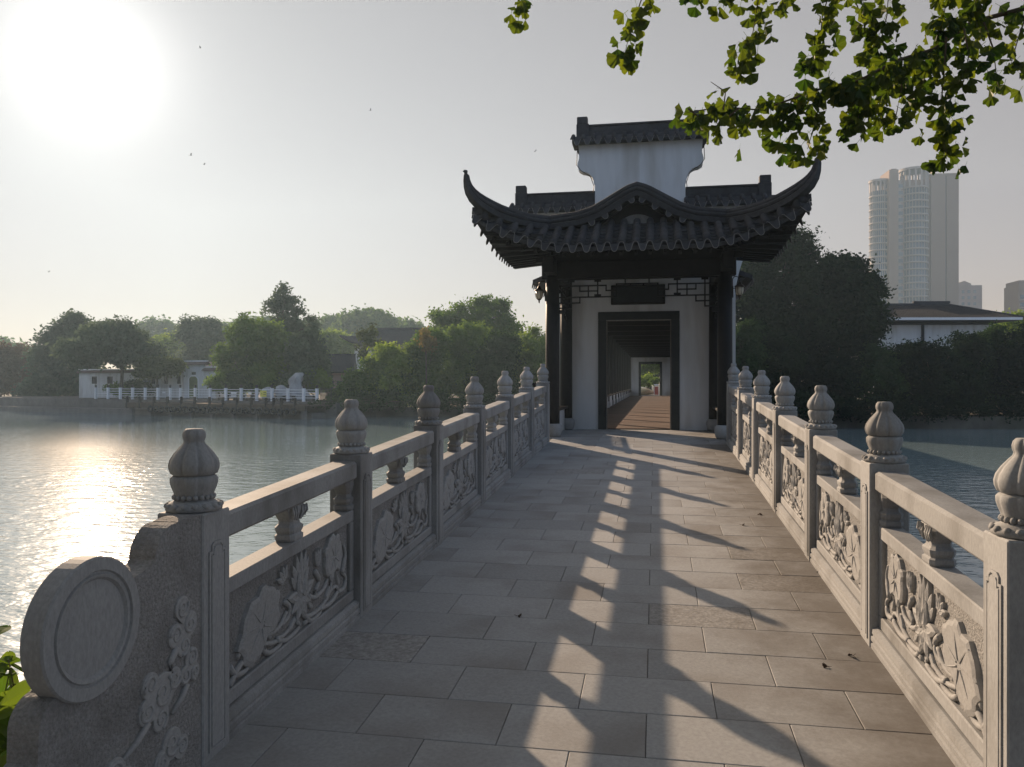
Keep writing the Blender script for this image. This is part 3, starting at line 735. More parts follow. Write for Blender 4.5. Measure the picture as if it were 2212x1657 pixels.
# side and upper roof: profile over x, from gable to the wall
def prof_up(a):
    P = [(0,4.22),(0.12,4.17),(0.45,3.98),(0.7,3.84),(1.0,3.75),(1.45,3.70)]
    if a >= 1.45: return 3.70 - (a-1.45)*0.30
    for (x0, z0), (x1, z1) in zip(P, P[1:]):
        if a <= x1: return z0+(z1-z0)*(a-x0)/(x1-x0)
xs = [-1.45+2.9*i/24 for i in range(25)]
rings = [[Vector((x, y, prof_up(abs(x))-dz)) for x in xs] for y, dz in ((-0.2, 0), (WY-0.005, 0))]
roof.loft(rings, False, False, False)
rings = [[Vector((x, y, prof_up(abs(x))-0.12)) for x in xs][::-1] for y in (-0.2, WY-0.005)]
roof.loft(rings, False, False, False)
def side_eave(y, s):
    """eave edge along the side: y local"""
    t0 = max(0, (-0.05-y)/1.15); t1 = max(0, (y-0.75)/0.75)
    return Vector((s*(2.40 + 0.22*t0**1.5 + 0.12*min(1, t1)**2), y, EZ + 0.10 + 0.42*t0**1.6 + 0.16*min(1.2, t1)**2))
for s in (-1, 1):
    rings = []
    for i in range(17):
        y = -1.18 + (1.42+1.18)*i/16
        if y < -0.02:
            hs = (-0.02-y)/1.16; h = hip(min(1, hs)); t_ = Vector((s*h.x, y, h.z))
        else: t_ = Vector((s*1.45, y, 3.72))
        e = side_eave(y, s)
        rings.append([e, (e+t_)/2-Vector((0,0,0.03)), t_, t_-Vector((0,0,0.09)), (e+t_)/2-Vector((0,0,0.12)), e-Vector((0,0,0.07))])
    roof.loft(rings)
ro = roof.build('roof', M['tile'], pav)
for k in range(-11, 12):
    x = k*TP; e, t_ = eave(x), top_of(x)
    if (t_-e).length < 0.08: continue
    n = max(1, round((t_-e).length/0.24))
    tube_path(e+Vector((0,0,0.03)), t_+Vector((0,0,0.02)), n=n, sag=0.03 if n > 2 else 0).build('tube_tile_row', M['tile'], ro)
for k in range(-12, 12):
    x = (k+0.5)*TP; e, t_ = eave(x), top_of(x)
    a = math.atan2(eave(x+0.02).z-eave(x-0.02).z, 0.04)
    o = link('drip_tile', DRIP, ro, e + Vector((0, -0.015, -0.005))); o.rotation_euler = (0, -a, 0)
    if (t_-e).length > 0.2:
        pan_path(e+Vector((0,0,-0.02)), t_-Vector((0,0,0.02)), n=max(2, round((t_-e).length/0.17))).build('pan_tile_row', M['tile'], ro)
for s in (-1, 1):
    y = -1.12
    while y < 1.42:
        e = side_eave(y, s); dz = side_eave(y+0.02, s).z - side_eave(y-0.02, s).z
        o = link('drip_tile', DRIP, ro, e + Vector((s*0.015, 0, -0.01))); o.rotation_euler = (0, -math.atan2(dz, 0.04)*s, s*math.pi/2)
        y += TP
# gable face, its drip tiles, white plaster in the gable
b = MB(); pts = [(x, prof_up(abs(x))-0.05) for x in xs]
b.add([(x, -0.02, z) for x, z in pts] + [(1.45,-0.02,3.6),(-1.45,-0.02,3.6)], [tuple(range(len(pts)+2))[::-1]]); b.build('gable_board', M['timber'], pav)
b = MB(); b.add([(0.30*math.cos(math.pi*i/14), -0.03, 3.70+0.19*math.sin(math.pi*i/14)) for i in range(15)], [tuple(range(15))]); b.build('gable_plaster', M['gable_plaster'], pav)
for x in (-0.78,-0.56,-0.33,-0.11, 0.11, 0.33, 0.56, 0.78):
    a = math.atan2(prof_up(abs(x+0.05))-prof_up(abs(x-0.05)), 0.1)
    o = link('drip_tile', DRIP, ro, (x, -0.27, prof_up(abs(x))-0.045)); o.rotation_euler = (0, -a, 0)
def sweep(path, side_vecs, prof, scales):
    rings = []
    n = len(path)
    for i, p in enumerate(path):
        t = (path[min(i+1, n-1)]-path[max(i-1, 0)]).normalized(); sd = side_vecs[i]; up = sd.cross(t); 
        if up.z < -0.01: up = -up
        rings.append([p + sd*(a*scales[i][0]) + up*(b_*scales[i][1]) for a, b_ in prof])
    m = MB(); m.smooth = False; m.loft(rings); return m
RP = [(-0.10,-0.06),(0.10,-0.06),(0.10,0.02),(0.085,0.035),(0.10,0.05),(0.105,0.08),(0.09,0.10),(0.075,0.11),(0.08,0.14),(0.06,0.18),(0.0,0.20),(-0.06,0.18),(-0.08,0.14),(-0.075,0.11),(-0.09,0.10),(-0.105,0.08),(-0.10,0.05),(-0.085,0.035),(-0.10,0.02)]
xs2 = [-1.47+2.94*i/40 for i in range(41)]
path = [Vector((x, -0.20, prof_up(min(1.45, abs(x))) + (0.0 if abs(x) > 0.07 else 0.0))) for x in xs2]
sweep(path, [Vector((0, 1, 0))]*len(path), RP, [(1, 1)]*len(path)).build('gable_ridge', M['tile'], ro)
for s in (-1, 1):
    HP = [(1.45,-0.12,3.70,1),(1.62,-0.26,3.695,1),(1.80,-0.44,3.69,1),(1.97,-0.62,3.70,1),(2.13,-0.79,3.725,1),(2.28,-0.94,3.765,1),(2.42,-1.08,3.825,0.98),(2.54,-1.18,3.90,0.92),(2.635,-1.25,3.99,0.82),(2.70,-1.29,4.09,0.68),(2.735,-1.31,4.19,0.52),(2.75,-1.32,4.29,0.40),(2.75,-1.325,4.37,0.32),(2.745,-1.33,4.42,0.30),(2.742,-1.33,4.445,0.18)]
    pth = [Vector((s*a_, b_, c_)) for a_, b_, c_, d_ in HP]; scl = [(d_, d_) for a_, b_, c_, d_ in HP]
    sv = Vector((0.70, 0.71*s, 0)).normalized()
    sweep(pth, [sv]*len(pth), RP, scl).build('hip_ridge', M['tile'], ro)
# tile joints on the ridges: slim raised collars
# rafters under the eaves
rb = MB(); rb.box(-0.025, 0.025, 0, 1.0, -0.03, 0.03); rm = rb.mesh('rafter', M['timber'])
for k in range(-10, 11):
    x = k*0.235; o = link('rafter', rm, ro, (x, -1.02, EZ-0.13+lift(abs(x))*0.85)); o.rotation_euler = (0.30-0.14*lift(abs(x)), 0, 0)
for s in (-1, 1):
    for k in range(11):
        y = -1.0 + k*0.225; e = side_eave(y, s); o = link('rafter', rm, ro, (e.x-s*0.06, y, e.z-0.13)); o.rotation_euler = (0.10-0.20*max(0, -0.1-y), 0, s*math.pi/2)
# tiled copings of the stepped wall
def coping(xa, xb, z, ends):
    c = MB(); yc = WY+th/2
    c.prism_x([(yc-0.30, z+0.02), (yc-0.28, z+0.07), (yc-0.09, z+0.20), (yc+0.09, z+0.20), (yc+0.28, z+0.07), (yc+0.30, z+0.02), (yc+0.16, z), (yc-0.16, z)], xa, xb)
    c.box(xa+0.12*(ends[0]), xb-0.12*ends[1], yc-0.075, yc+0.075, z+0.19, z+0.27, 0.01)
    c.box(xa+0.12*(ends[0]), xb-0.12*ends[1], yc-0.06, yc+0.06, z+0.265, z+0.40, 0.012)
    c.box(xa+0.12*(ends[0]), xb-0.12*ends[1], yc-0.08, yc+0.08, z+0.395, z+0.44, 0.012)
    o = c.build('wall_coping', M['tile'], pav)
    for e, x in ((ends[0], xa), (ends[1], xb)):
        if not e: continue
        q = MB(); sgn = 1 if x == xa else -1
        q.box(*sorted((x+sgn*0.07, x+sgn*0.33)), yc-0.09, yc+0.09, z+0.17, z+0.46, 0.012); q.box(*sorted((x+sgn*0.08, x+sgn*0.30)), yc-0.085, yc+0.085, z+0.455, z+0.61, 0.015)
        q.build('ridge_end', M['tile'], o)
    n = int((xb-xa)/0.205); st = (xb-xa)/n
    for i in range(n):
        x = xa+st*(i+0.5)
        for yy, rz in ((yc-0.305, 0), (yc+0.305, math.pi)):
            dd = link('drip_tile', DRIP, o, (x, yy, z+0.035), rz); dd.scale = (st/TP, 1, 0.85)
        t_ = tube_path((xa+st*i+0.01, yc-0.30, z+0.075), (xa+st*i+0.01, yc-0.07, z+0.215), 0.045, 1, 0); t_.build('tube_tile', M['tile'], o)
coping(-1.37, 1.37, 5.86, (1, 1)); coping(-2.66, -0.915, 4.49, (1, 0)); coping(0.915, 2.66, 4.49, (0, 1))
# electric cable sagging along the gable edge
for s in (-1, 1):
    b = MB(); b.tube([(s*1.27,WY-0.02,5.78),(s*1.285,WY-0.03,5.45),(s*1.2,WY-0.03,5.33),(s*1.0,WY-0.03,5.2),(s*0.93,WY-0.03,5.0),(s*0.95,WY-0.03,4.8)], 0.008, 5); b.build('cable', M['black'], pav)

# ------------------------------------------------------------------ covered corridor behind the gate
CY0 = 16.75; CLEN = 57.15-CY0; NB = 15; BAY = CLEN/NB
cor = empty('covered_corridor', (PX, CY0, FL), 0, 'long covered corridor with dark columns seen through the open gate doorway', 'corridor')
cm2, bm2 = col_mesh(0.10, 2.9), base_mesh(0.10)
wl_ = MB(); wl_.box(-0.07, 0.07, 0.14, BAY-0.14, 0, 0.44, 0.006); wlm = wl_.mesh('low_wall', M['plaster'])
sb_ = MB(); sb_.box(-0.15, 0.15, 0.12, BAY-0.12, 0.441, 0.49, 0.006); sbm = sb_.mesh('seat_board', M['timber'])
fl_ = MB(); fl_.box(-1.75, 1.75, 0.045, BAY-0.045, -0.25, 0, 0.006); flm = fl_.mesh('floor_section', M['brick_floor'])
bt_ = MB(); bt_.box(-1.6, 1.6, -0.08, 0.08, 2.72, 2.95, 0.01); btm = bt_.mesh('tie_beam', M['timber'])
jt = MB(); jt.box(-1.75, 1.75, 0, CLEN, -0.3, -0.012); jt.build('floor_bed', M['mortar'], cor)
for i in range(NB):
    y = i*BAY
    link('floor_section', flm, cor, (0, y, 0)); link('tie_beam', btm, cor, (0, y+BAY, 0))
    for sx in (-1, 1):
        c = link('column', cm2, cor, (sx*CX, y+BAY-0.02, 0)); link('column_base', bm2, c)
        lw = link('low_wall', wlm, cor, (sx*(CX+0.02), y, 0)); link('seat_board', sbm, lw)
b = MB()
for sx in (-1, 1): b.loft([[(sx*2.25, y, 3.05), (sx*2.25, y, 3.14), (0, y, 4.05), (0, y, 3.93)] for y in (-0.1, CLEN+0.3)])
crf = b.build('roof', M['tile'], cor)
b = MB()
for sx in (-1, 1): b.box(sx*CX-0.08, sx*CX+0.08, 0, CLEN, 2.86, 3.12); 
b.build('purlin', M['timber'], cor)
b = MB(); b.box(-2.2, 2.2, 0.0, CLEN, 3.10, 3.13); b.build('ceiling', M['timber'], cor)
for sx in (-1, 1):
    for i in range(26): dd = link('drip_tile', DRIP, crf, (sx*2.26, 0.1+i*TP, 3.09), sx*math.pi/2)
# end wall with the second doorway
b = MB()
for s in (-1, 1): b.box(*sorted((s*1.9+0*DX, DX+s*DW/2)), CLEN, CLEN+0.25, 0, 3.5)
b.box(DX-DW/2+0.001, DX+DW/2-0.001, CLEN+0.001, CLEN+0.249, DH+0.001, 3.49); b.build('end_wall', M['plaster'], cor)
b = MB(); y0, y1 = CLEN-0.03, CLEN+0.28
b.box(DX-DW/2, DX-OW/2, y0, y1, 0, OH+0.001); b.box(DX+OW/2, DX+DW/2, y0, y1, 0, OH+0.001); b.box(DX-DW/2, DX+DW/2, y0+0.001, y1-0.001, OH+0.002, DH); b.build('door_frame', M['frame'], cor)
# piles that carry corridor and porch over the water
b = MB(); b.box(-1.2, 1.2, -2.5, -2.2, -3.2, -0.52)
for i in range(0, NB, 2): b.box(-1.2, 1.2, i*BAY+0.1, i*BAY+0.4, -3.2, -0.31)
b.build('pile', g, cor)

# wall lanterns on the front columns
def lantern():
    root = empty('wall_lantern')
    b = MB(); b.tube([(0.0,0,0.0),(0.0,0,0.13),(-0.02,0,0.17),(-0.06,0,0.185),(-0.10,0,0.165),(-0.115,0,0.135)], 0.008, 6); b.box(-0.012, 0.006, -0.03, 0.03, -0.18, 0.02, 0.004); b.tube([(0,0,-0.02),(-0.09,0,-0.02)], 0.006, 5); b.build('bracket', M['bronze'], root)
    c = MB(); c.smooth = True; c.lathe([(0.006,0.12),(0.012,0.09),(0.03,0.075),(0.034,0.05),(0.06,0.035),(0.085,0.012),(0.085,0.0),(0.07,-0.004)], 16, (-0.115,0,0)); c.build('cap', M['bronze'], root)
    c = MB(); c.smooth = True; c.lathe([(0.066,-0.004),(0.068,-0.06),(0.058,-0.11),(0.035,-0.14)], 16, (-0.115,0,0)); gl = c.build('glass_shade', M['lamp_glass'], root)
    c = MB()
    for i in range(6):
        a = math.pi*i/3; c.tube([(-0.115+0.068*math.cos(a),0.068*math.sin(a),0),(-0.115+0.070*math.cos(a),0.070*math.sin(a),-0.06),(-0.115+0.060*math.cos(a),0.060*math.sin(a),-0.11),(-0.115+0.036*math.cos(a),0.036*math.sin(a),-0.145)], 0.0045, 4)
    c.build('glazing_bar', M['bronze'], gl)
    c = MB(); c.smooth = True; c.lathe([(0.04,-0.14),(0.034,-0.155),(0.012,-0.17),(0.016,-0.19),(0.006,-0.215)], 12, (-0.115,0,0)); c.build('drop', M['bronze'], root)
    return root
ln = lantern(); ln.location = (PX-CX-0.125, PY, 3.26); tag(ln, 'bronze lantern hanging against the sky on the left pavilion column', 'lantern', 'pavilion lanterns')
l2 = copy_tree(ln); l2.location = (PX+CX+0.125, PY, 3.26); l2.rotation_euler = (0, 0, math.pi); l2['label'] = 'dark lantern hanging against the trees on the right pavilion column'
# ------------------------------------------------------------------ foliage
def leaf_mesh(name, lobes, n_clump, per, size, seed, m, clump=0.5, hollow=0.55, asp=0.55, flat=0.0):
    """crown of leaf-sized faces: clumps spread through ellipsoid lobes (x,y,z,rx,ry,rz), leaves scattered round each clump"""
    rng = np.random.default_rng(seed); L = np.array(lobes, float)
    wgt = (L[:,3]*L[:,4] + L[:,3]*L[:,5] + L[:,4]*L[:,5]); wgt /= wgt.sum()
    k = rng.choice(len(L), n_clump, p=wgt)
    dv = rng.normal(size=(n_clump, 3)); dv /= np.linalg.norm(dv, axis=1)[:, None]
    dv[:, 2] = np.where(dv[:, 2] < -0.8, -dv[:, 2], dv[:, 2])
    r = (hollow + (1-hollow)*rng.random(n_clump)**0.6) * rng.uniform(0.86, 1.1, n_clump)
    cc = L[k, :3] + dv*L[k, 3:]*r[:, None]
    cs = clump*rng.uniform(0.6, 1.35, n_clump)
    n = n_clump*per
    ci = np.repeat(np.arange(n_clump), per)
    P = cc[ci] + rng.normal(size=(n, 3))*cs[ci][:, None]*np.array([0.5, 0.5, 0.38])
    nn = rng.normal(size=(n, 3))*0.62 + dv[ci]*0.55 + np.array([0, 0, 0.45]); nn /= np.linalg.norm(nn, axis=1)[:, None]
    q = rng.normal(size=(n, 3)); a = np.cross(nn, q); a /= np.linalg.norm(a, axis=1)[:, None]; b_ = np.cross(nn, a)
    sz = size*rng.uniform(0.6, 1.4, n)[:, None]
    nrm = np.cross(a, b_)
    V = np.empty((n, 4, 3)); V[:,0] = P - a*sz*0.5; V[:,1] = P + b_*sz*asp*0.5 + nrm*sz*0.08; V[:,2] = P + a*sz*0.5; V[:,3] = P - b_*sz*asp*0.5 + nrm*sz*0.08
    me = bpy.data.meshes.new(name); me.vertices.add(n*4); me.vertices.foreach_set('co', V.ravel())
    me.loops.add(n*4); me.loops.foreach_set('vertex_index', np.arange(n*4, dtype=np.int32))
    me.polygons.add(n); me.polygons.foreach_set('loop_start', np.arange(0, n*4, 4, dtype=np.int32)); me.polygons.foreach_set('loop_total', np.full(n, 4, np.int32))
    me.materials.append(M[m]); me.update(calc_edges=True)
    return me
def tree(name, label, cat, D, base_px, lobes_px, m, n_clump, per, size, seed, zbase=-0.45, group=None, clump=0.5, trunk_r=0.16, hollow=0.55, trunk=True, limb_px=None, depth=1.0, flat=0.0):
    base = AT(base_px, 850, D); root = empty(name, (base.x, base.y, zbase), 0, label, cat, group)
    rn = random.Random(seed); sc_ = D/F; lob = []
    for i, (px, py, rx, ry) in enumerate(lobes_px):
        p = AT(px, py, D + rn.uniform(-0.3, 0.3)*rx*sc_) - root.location
        lob.append((p.x, p.y, p.z, rx*sc_, rx*sc_*depth, ry*sc_))
    sub = []
    for (x, y, z, rx, ry, rz) in lob:
        for q in range(9):
            a = rn.uniform(0, 6.283); e_ = rn.uniform(-0.2, 1.4); f_ = rn.uniform(0.18, 0.42)
            sub.append((x+rx*0.92*math.cos(a)*math.cos(e_), y+ry*0.92*math.sin(a)*math.cos(e_), z+rz*1.0*math.sin(e_), rx*f_, ry*f_, rz*f_))
    lob_all = [(x, y, z, rx*0.82, ry*0.82, rz*0.82) for x, y, z, rx, ry, rz in lob] + sub
    link('crown', leaf_mesh('crown', lob_all, n_clump, per, size, seed, m, clump, hollow, flat=flat), root)
    if trunk:
        b = MB(); b.smooth = True
        top = max(lob, key=lambda l: l[2]); low = min(lob, key=lambda l: l[2]-l[5])
        h0 = max(0.3, low[2]-low[5]*0.5)
        j = Vector((rn.uniform(-0.2,0.2), 0, h0)); b.tube([(0,0,-0.2), (0,0,0.1), j*0.6, j], [trunk_r*1.5, trunk_r*1.15, trunk_r, trunk_r*0.85], 8)
        for l in lob:
            e = Vector((l[0], l[1], l[2]+l[5]*0.35)); mid = j.lerp(e, 0.5)+Vector((rn.uniform(-0.3,0.3), rn.uniform(-0.3,0.3), rn.uniform(0,0.3)))
            b.tube([j, mid, e], [trunk_r*0.6, trunk_r*0.4, trunk_r*0.12], 6)
            for q in range(5):
                dv = Vector((rn.uniform(-1,1)*l[3], rn.uniform(-1,1)*l[4], rn.uniform(0.0,1)*l[5]))*0.8
                b.tube([mid.lerp(e, rn.random()), Vector((l[0],l[1],l[2]))+dv*0.6, Vector((l[0],l[1],l[2]))+dv], [trunk_r*0.25, trunk_r*0.15, 0.02], 5)
        b.build('trunk', M['bark'], root)
    return root
def bush(label, D, lobes_px, m, n_clump, per, size, seed, zbase=-0.45, group='bushes along the lake banks', clump=0.45, name='bush', cat='bush', hollow=0.5, flat=0.0):
    return tree(name, label, cat, D, lobes_px[0][0], lobes_px, m, n_clump, per, size, seed, zbase, group, clump, 0.06, hollow, flat=flat)

# --- far left shore
GT = 'trees on the far left shore'
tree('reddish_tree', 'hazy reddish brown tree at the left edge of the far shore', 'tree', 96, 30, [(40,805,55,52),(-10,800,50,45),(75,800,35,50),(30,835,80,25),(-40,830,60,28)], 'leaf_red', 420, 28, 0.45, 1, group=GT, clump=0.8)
tree('dark_evergreen_tree', 'tall dark tree with spiky top behind the left end of the white wall', 'tree', 90, 140, [(130,785,52,70),(170,745,42,52),(112,770,30,45),(205,738,36,34),(250,742,36,34),(150,830,75,36),(120,845,70,18)], 'leaf_hazed', 900, 28, 0.45, 2, group=GT, clump=0.8)
tree('round_olive_tree', 'broad olive round tree overhanging the long white wall', 'tree', 76, 262, [(215,757,64,42),(278,764,54,38),(245,732,48,28),(185,772,40,26),(318,785,26,18)], 'leaf_hazed', 800, 28, 0.38, 3, zbase=0.05, group=GT, clump=0.7)
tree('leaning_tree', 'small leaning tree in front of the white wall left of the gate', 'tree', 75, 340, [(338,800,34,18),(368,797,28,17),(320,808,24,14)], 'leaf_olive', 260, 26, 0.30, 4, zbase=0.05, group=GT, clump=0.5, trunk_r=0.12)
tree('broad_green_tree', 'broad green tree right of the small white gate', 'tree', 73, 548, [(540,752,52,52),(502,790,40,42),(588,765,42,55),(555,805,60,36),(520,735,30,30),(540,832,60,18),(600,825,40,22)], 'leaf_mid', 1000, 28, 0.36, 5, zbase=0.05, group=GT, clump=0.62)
tree('tall_airy_tree', 'tallest airy tree rising above the far left shore', 'tree', 82, 624, [(614,646,28,28),(596,674,26,22),(638,672,24,24),(618,702,38,24),(670,704,22,16),(604,654,26,14),(620,738,34,22),(650,730,28,20)], 'leaf_hazed', 260, 20, 0.36, 6, zbase=0.05, group=GT, clump=0.55, trunk_r=0.2, hollow=0.25)
tree('dark_conifer', 'dark pointed conifer behind the pale scholar rock', 'tree', 71, 656, [(655,812,40,34),(658,775,32,32),(664,745,20,26),(690,800,16,40),(690,755,8,22),(640,760,14,30),(650,835,50,14)], 'leaf_hazed', 700, 28, 0.34, 7, zbase=0.05, group=GT, clump=0.5)
tree('dense_round_tree', 'dense dark round tree standing behind the white gate roof', 'tree', 112, 432, [(432,745,36,46),(420,720,26,22),(450,725,24,26),(430,785,40,30)], 'leaf_hazed', 480, 28, 0.55, 8, group=GT, clump=0.9)
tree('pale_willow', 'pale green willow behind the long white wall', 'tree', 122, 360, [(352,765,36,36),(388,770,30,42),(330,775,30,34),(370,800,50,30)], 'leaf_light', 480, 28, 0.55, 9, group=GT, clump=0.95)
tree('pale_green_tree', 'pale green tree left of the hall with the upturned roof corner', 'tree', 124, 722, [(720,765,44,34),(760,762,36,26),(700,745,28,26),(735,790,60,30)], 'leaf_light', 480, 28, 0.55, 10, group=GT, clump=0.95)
tree('magnolia', 'small sparse brownish tree in front of the upturned roof hall', 'tree', 74, 782, [(795,735,20,24),(785,772,18,22),(810,745,16,12)], 'leaf_olive', 60, 16, 0.30, 11, group=GT, clump=0.5, hollow=0.1, trunk_r=0.07)
for i, (px, py, rx, ry, lab) in enumerate(((475,832,26,16,'low shrub behind the quay fence right of the white gate'),(505,830,24,18,'low shrub behind the quay fence left of the yellow notice'),(585,832,26,16,'low shrub behind the quay fence right of the yellow notice'),(620,834,24,14,'low shrub left of the tall scholar rock'),(684,826,24,22,'low shrub between conifer and iron gate on the far quay'),(300,838,26,12,'low shrub under the olive tree before the long white wall'),(265,842,26,10,'lowest shrub at the foot of the long white wall'))):
    bush(lab, 69.5 if px > 400 else 77, [(px,py,rx,ry),(px+10,py+6,rx*0.8,ry*0.7)], 'leaf_dark' if i % 2 else 'leaf_mid', 130, 26, 0.26, 120+i, 0.05, 'shrubs on the far quay', 0.4)
# --- wooded hills far behind: one mass
hb = [(-60,770,120,40,190),(340,722,46,26,200),(470,730,70,24,190),(560,718,70,26,200),(640,725,60,28,200),(715,715,40,26,190),(790,706,66,32,180),(860,722,60,24,190),(950,740,80,22,200),(1110,760,90,20,190)]
lob = []
for px, py, rx, ry, D in hb:
    p = AT(px, py, D); k = D/F; lob.append((p.x, p.y, p.z, rx*k, rx*k*0.8, ry*k)); lob.append((p.x, p.y, p.z-ry*k*1.3, rx*k*1.15, rx*k*0.8, ry*k*1.3))
w_ = link('distant_woods', leaf_mesh('distant_woods', lob, 5200, 24, 1.1, 77, 'leaf_mid', 1.7, 0.75)); tag(w_, 'hazy wooded hills behind the far left shore', 'woods', kind='stuff')

# --- bushes between the far shore and the pavilion
GB = 'bushes along the lake banks'
for i, (D, lb, m, n, s_, lab) in enumerate((
    (66, [(770,845,40,38),(745,862,30,22),(800,830,36,40)], 'leaf_mid', 330, 0.26, 'low bright green bush at the right end of the wooden landing stage'),
    (67, [(828,810,46,52),(800,845,45,36),(860,800,36,44),(850,850,50,34)], 'leaf_light', 470, 0.26, 'sunlit yellow green bush below the upturned roof hall'),
    (68, [(912,795,44,60),(890,830,45,45),(940,770,34,44),(925,850,50,34)], 'leaf_mid', 520, 0.26, 'green bush left of the round airy tree on the bank'),
    (70, [(1000,775,46,58),(1020,745,34,40),(985,820,46,50),(1030,845,50,36)], 'leaf_mid', 560, 0.26, 'tall green bush beneath the round airy tree'),
    (66, [(1078,800,44,64),(1060,835,44,48),(1092,765,30,36),(1085,855,50,32)], 'leaf_dark', 520, 0.26, 'dark green bush in the middle of the bank beside the pavilion'),
    (69, [(1142,790,44,62),(1165,760,36,44),(1130,835,46,46),(1180,800,40,60),(1160,855,50,32)], 'leaf_light', 560, 0.26, 'yellow green bush just left of the pavilion columns'))):
    bush(lab, D, lb, m, int(n*1.5), 28, s_, 20+i, clump=0.5, group=GB)
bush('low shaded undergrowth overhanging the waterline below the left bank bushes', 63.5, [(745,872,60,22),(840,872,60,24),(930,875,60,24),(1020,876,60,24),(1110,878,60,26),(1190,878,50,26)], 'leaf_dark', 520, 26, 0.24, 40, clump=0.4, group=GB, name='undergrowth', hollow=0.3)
tree('round_airy_tree', 'round airy tree standing highest above the bushes left of the pavilion', 'tree', 82, 1040, [(982,692,46,26),(1058,690,56,36),(1030,672,36,24),(1090,710,36,26),(960,705,30,18),(1010,715,60,18),(1070,722,50,18)], 'leaf_mid', 560, 26, 0.34, 31, clump=0.62, hollow=0.4, trunk_r=0.22, group='trees by the pavilion')
tree('brown_sapling', 'small brownish tree among the bushes on the bank', 'tree', 66, 922, [(918,735,12,20),(925,750,14,16)], 'leaf_gold', 45, 18, 0.24, 32, clump=0.4, hollow=0.1, trunk_r=0.05, group='trees by the pavilion')
# --- right bank
GR = 'trees on the right bank'
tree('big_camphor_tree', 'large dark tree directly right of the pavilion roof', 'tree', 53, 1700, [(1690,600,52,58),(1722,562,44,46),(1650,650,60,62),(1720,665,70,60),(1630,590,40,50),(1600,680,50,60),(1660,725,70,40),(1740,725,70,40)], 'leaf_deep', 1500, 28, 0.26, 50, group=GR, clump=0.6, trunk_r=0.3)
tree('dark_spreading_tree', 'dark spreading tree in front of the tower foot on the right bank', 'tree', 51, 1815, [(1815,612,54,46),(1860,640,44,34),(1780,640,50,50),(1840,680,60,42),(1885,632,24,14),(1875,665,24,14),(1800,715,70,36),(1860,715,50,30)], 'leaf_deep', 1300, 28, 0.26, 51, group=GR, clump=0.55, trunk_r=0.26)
hs = [(1600,800,52,84),(1668,805,54,78),(1738,808,52,76),(1808,806,54,80),(1878,822,54,66),(1945,828,54,66),(2012,826,52,70),(2082,818,56,76),(2150,816,54,86),(2222,806,56,98),(2290,806,56,90)]
hl = ['leftmost dark bush of the right bank, beside the pavilion column', 'second dark bush from the pavilion on the right bank', 'third dark bush from the pavilion on the right bank', 'dark bush on the right bank under the dark spreading tree', 'dark bush on the right bank left of the white hall wall', 'dark bush covering the left corner of the white hall', 'dark bush in front of the middle of the white hall', 'dark bush in front of the right part of the white hall', 'dark bush at the right corner of the white hall', 'rightmost dark bush at the right edge of the picture', 'dark bush past the right edge of the white hall']
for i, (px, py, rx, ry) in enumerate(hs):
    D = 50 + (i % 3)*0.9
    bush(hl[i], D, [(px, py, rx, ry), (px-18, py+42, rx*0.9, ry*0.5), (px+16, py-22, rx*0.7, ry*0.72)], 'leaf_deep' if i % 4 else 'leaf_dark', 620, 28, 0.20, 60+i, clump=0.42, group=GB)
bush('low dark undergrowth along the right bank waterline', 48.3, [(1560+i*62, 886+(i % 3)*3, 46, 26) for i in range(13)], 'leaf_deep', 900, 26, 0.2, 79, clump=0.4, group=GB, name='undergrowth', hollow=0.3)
bush('yellowish bush top behind the right corner of the white hall', 70, [(2195,705,34,26),(2170,720,30,22),(2225,715,30,24)], 'leaf_light', 150, 26, 0.24, 80, clump=0.45, group=GB)
# --- garden beyond the corridor
gl_ = MB(); gl_.box(-9, 8, 57.4, 95, -0.44, 0.60, 0.02); struct(gl_.build('garden_ground', M['quay']))
GG = 'plants in the garden beyond the corridor'
bush('round clipped bush in the garden seen through the far doorway', 66, [(1414,826,9,9)], 'leaf_mid', 60, 26, 0.14, 90, 0.6, GG, 0.2)
bush('leafy shrub with pale leaves in the garden seen through the far doorway', 68, [(1398,826,16,11),(1385,828,12,9)], 'leaf_light', 110, 26, 0.2, 91, 0.6, GG, 0.3)
tree('garden_tree', 'dark garden tree seen through the far doorway', 'tree', 74, 1398, [(1400,792,26,18),(1385,800,18,14),(1420,796,16,16)], 'leaf_mid', 130, 24, 0.24, 92, zbase=0.6, group=GG, clump=0.5, trunk_r=0.1, hollow=0.3)
tree('garden_backdrop_tree', 'broad tree closing the view behind the far doorway garden', 'tree', 88, 1405, [(1400,800,50,30),(1370,810,30,24),(1430,805,30,26)], 'leaf_dark', 300, 26, 0.3, 93, zbase=0.6, group=GG, clump=0.7)
def rock_mesh(seed, r, sz, name, m, amp=0.35):
    rng = random.Random(seed); b = MB(); b.smooth = True; n, k = 14, 9; rings = []
    ph = [rng.uniform(0, 6) for _ in range(8)]
    for i in range(k+1):
        t = math.pi*(i+0.05)/(k+0.1); ring = []
        for j in range(n):
            a = 2*math.pi*j/n
            d_ = 1 + amp*(math.sin(2*a+ph[0]+3*t)*0.4 + math.sin(3*a-2*t+ph[1])*0.35 + math.sin(5*a+4*t+ph[2])*0.22 + math.sin(7*t+ph[3]+a)*0.25)
            ring.append((r*d_*math.sin(t)*math.cos(a), r*0.8*d_*math.sin(t)*math.sin(a), sz*(1-math.cos(t))/2))
        rings.append(ring)
    b.loft(rings); return b.mesh(name, m)
p = AT(1392, 842, 63); o = link('garden_rock', rock_mesh(5, 0.7, 0.55, 'garden_rock', mat('tan_rock', (0.45,0.36,0.22), 0.95, 0.3, 3)), None, (p.x, p.y, 0.58)); tag(o, 'low tan rock on the ground beyond the far doorway', 'rock')
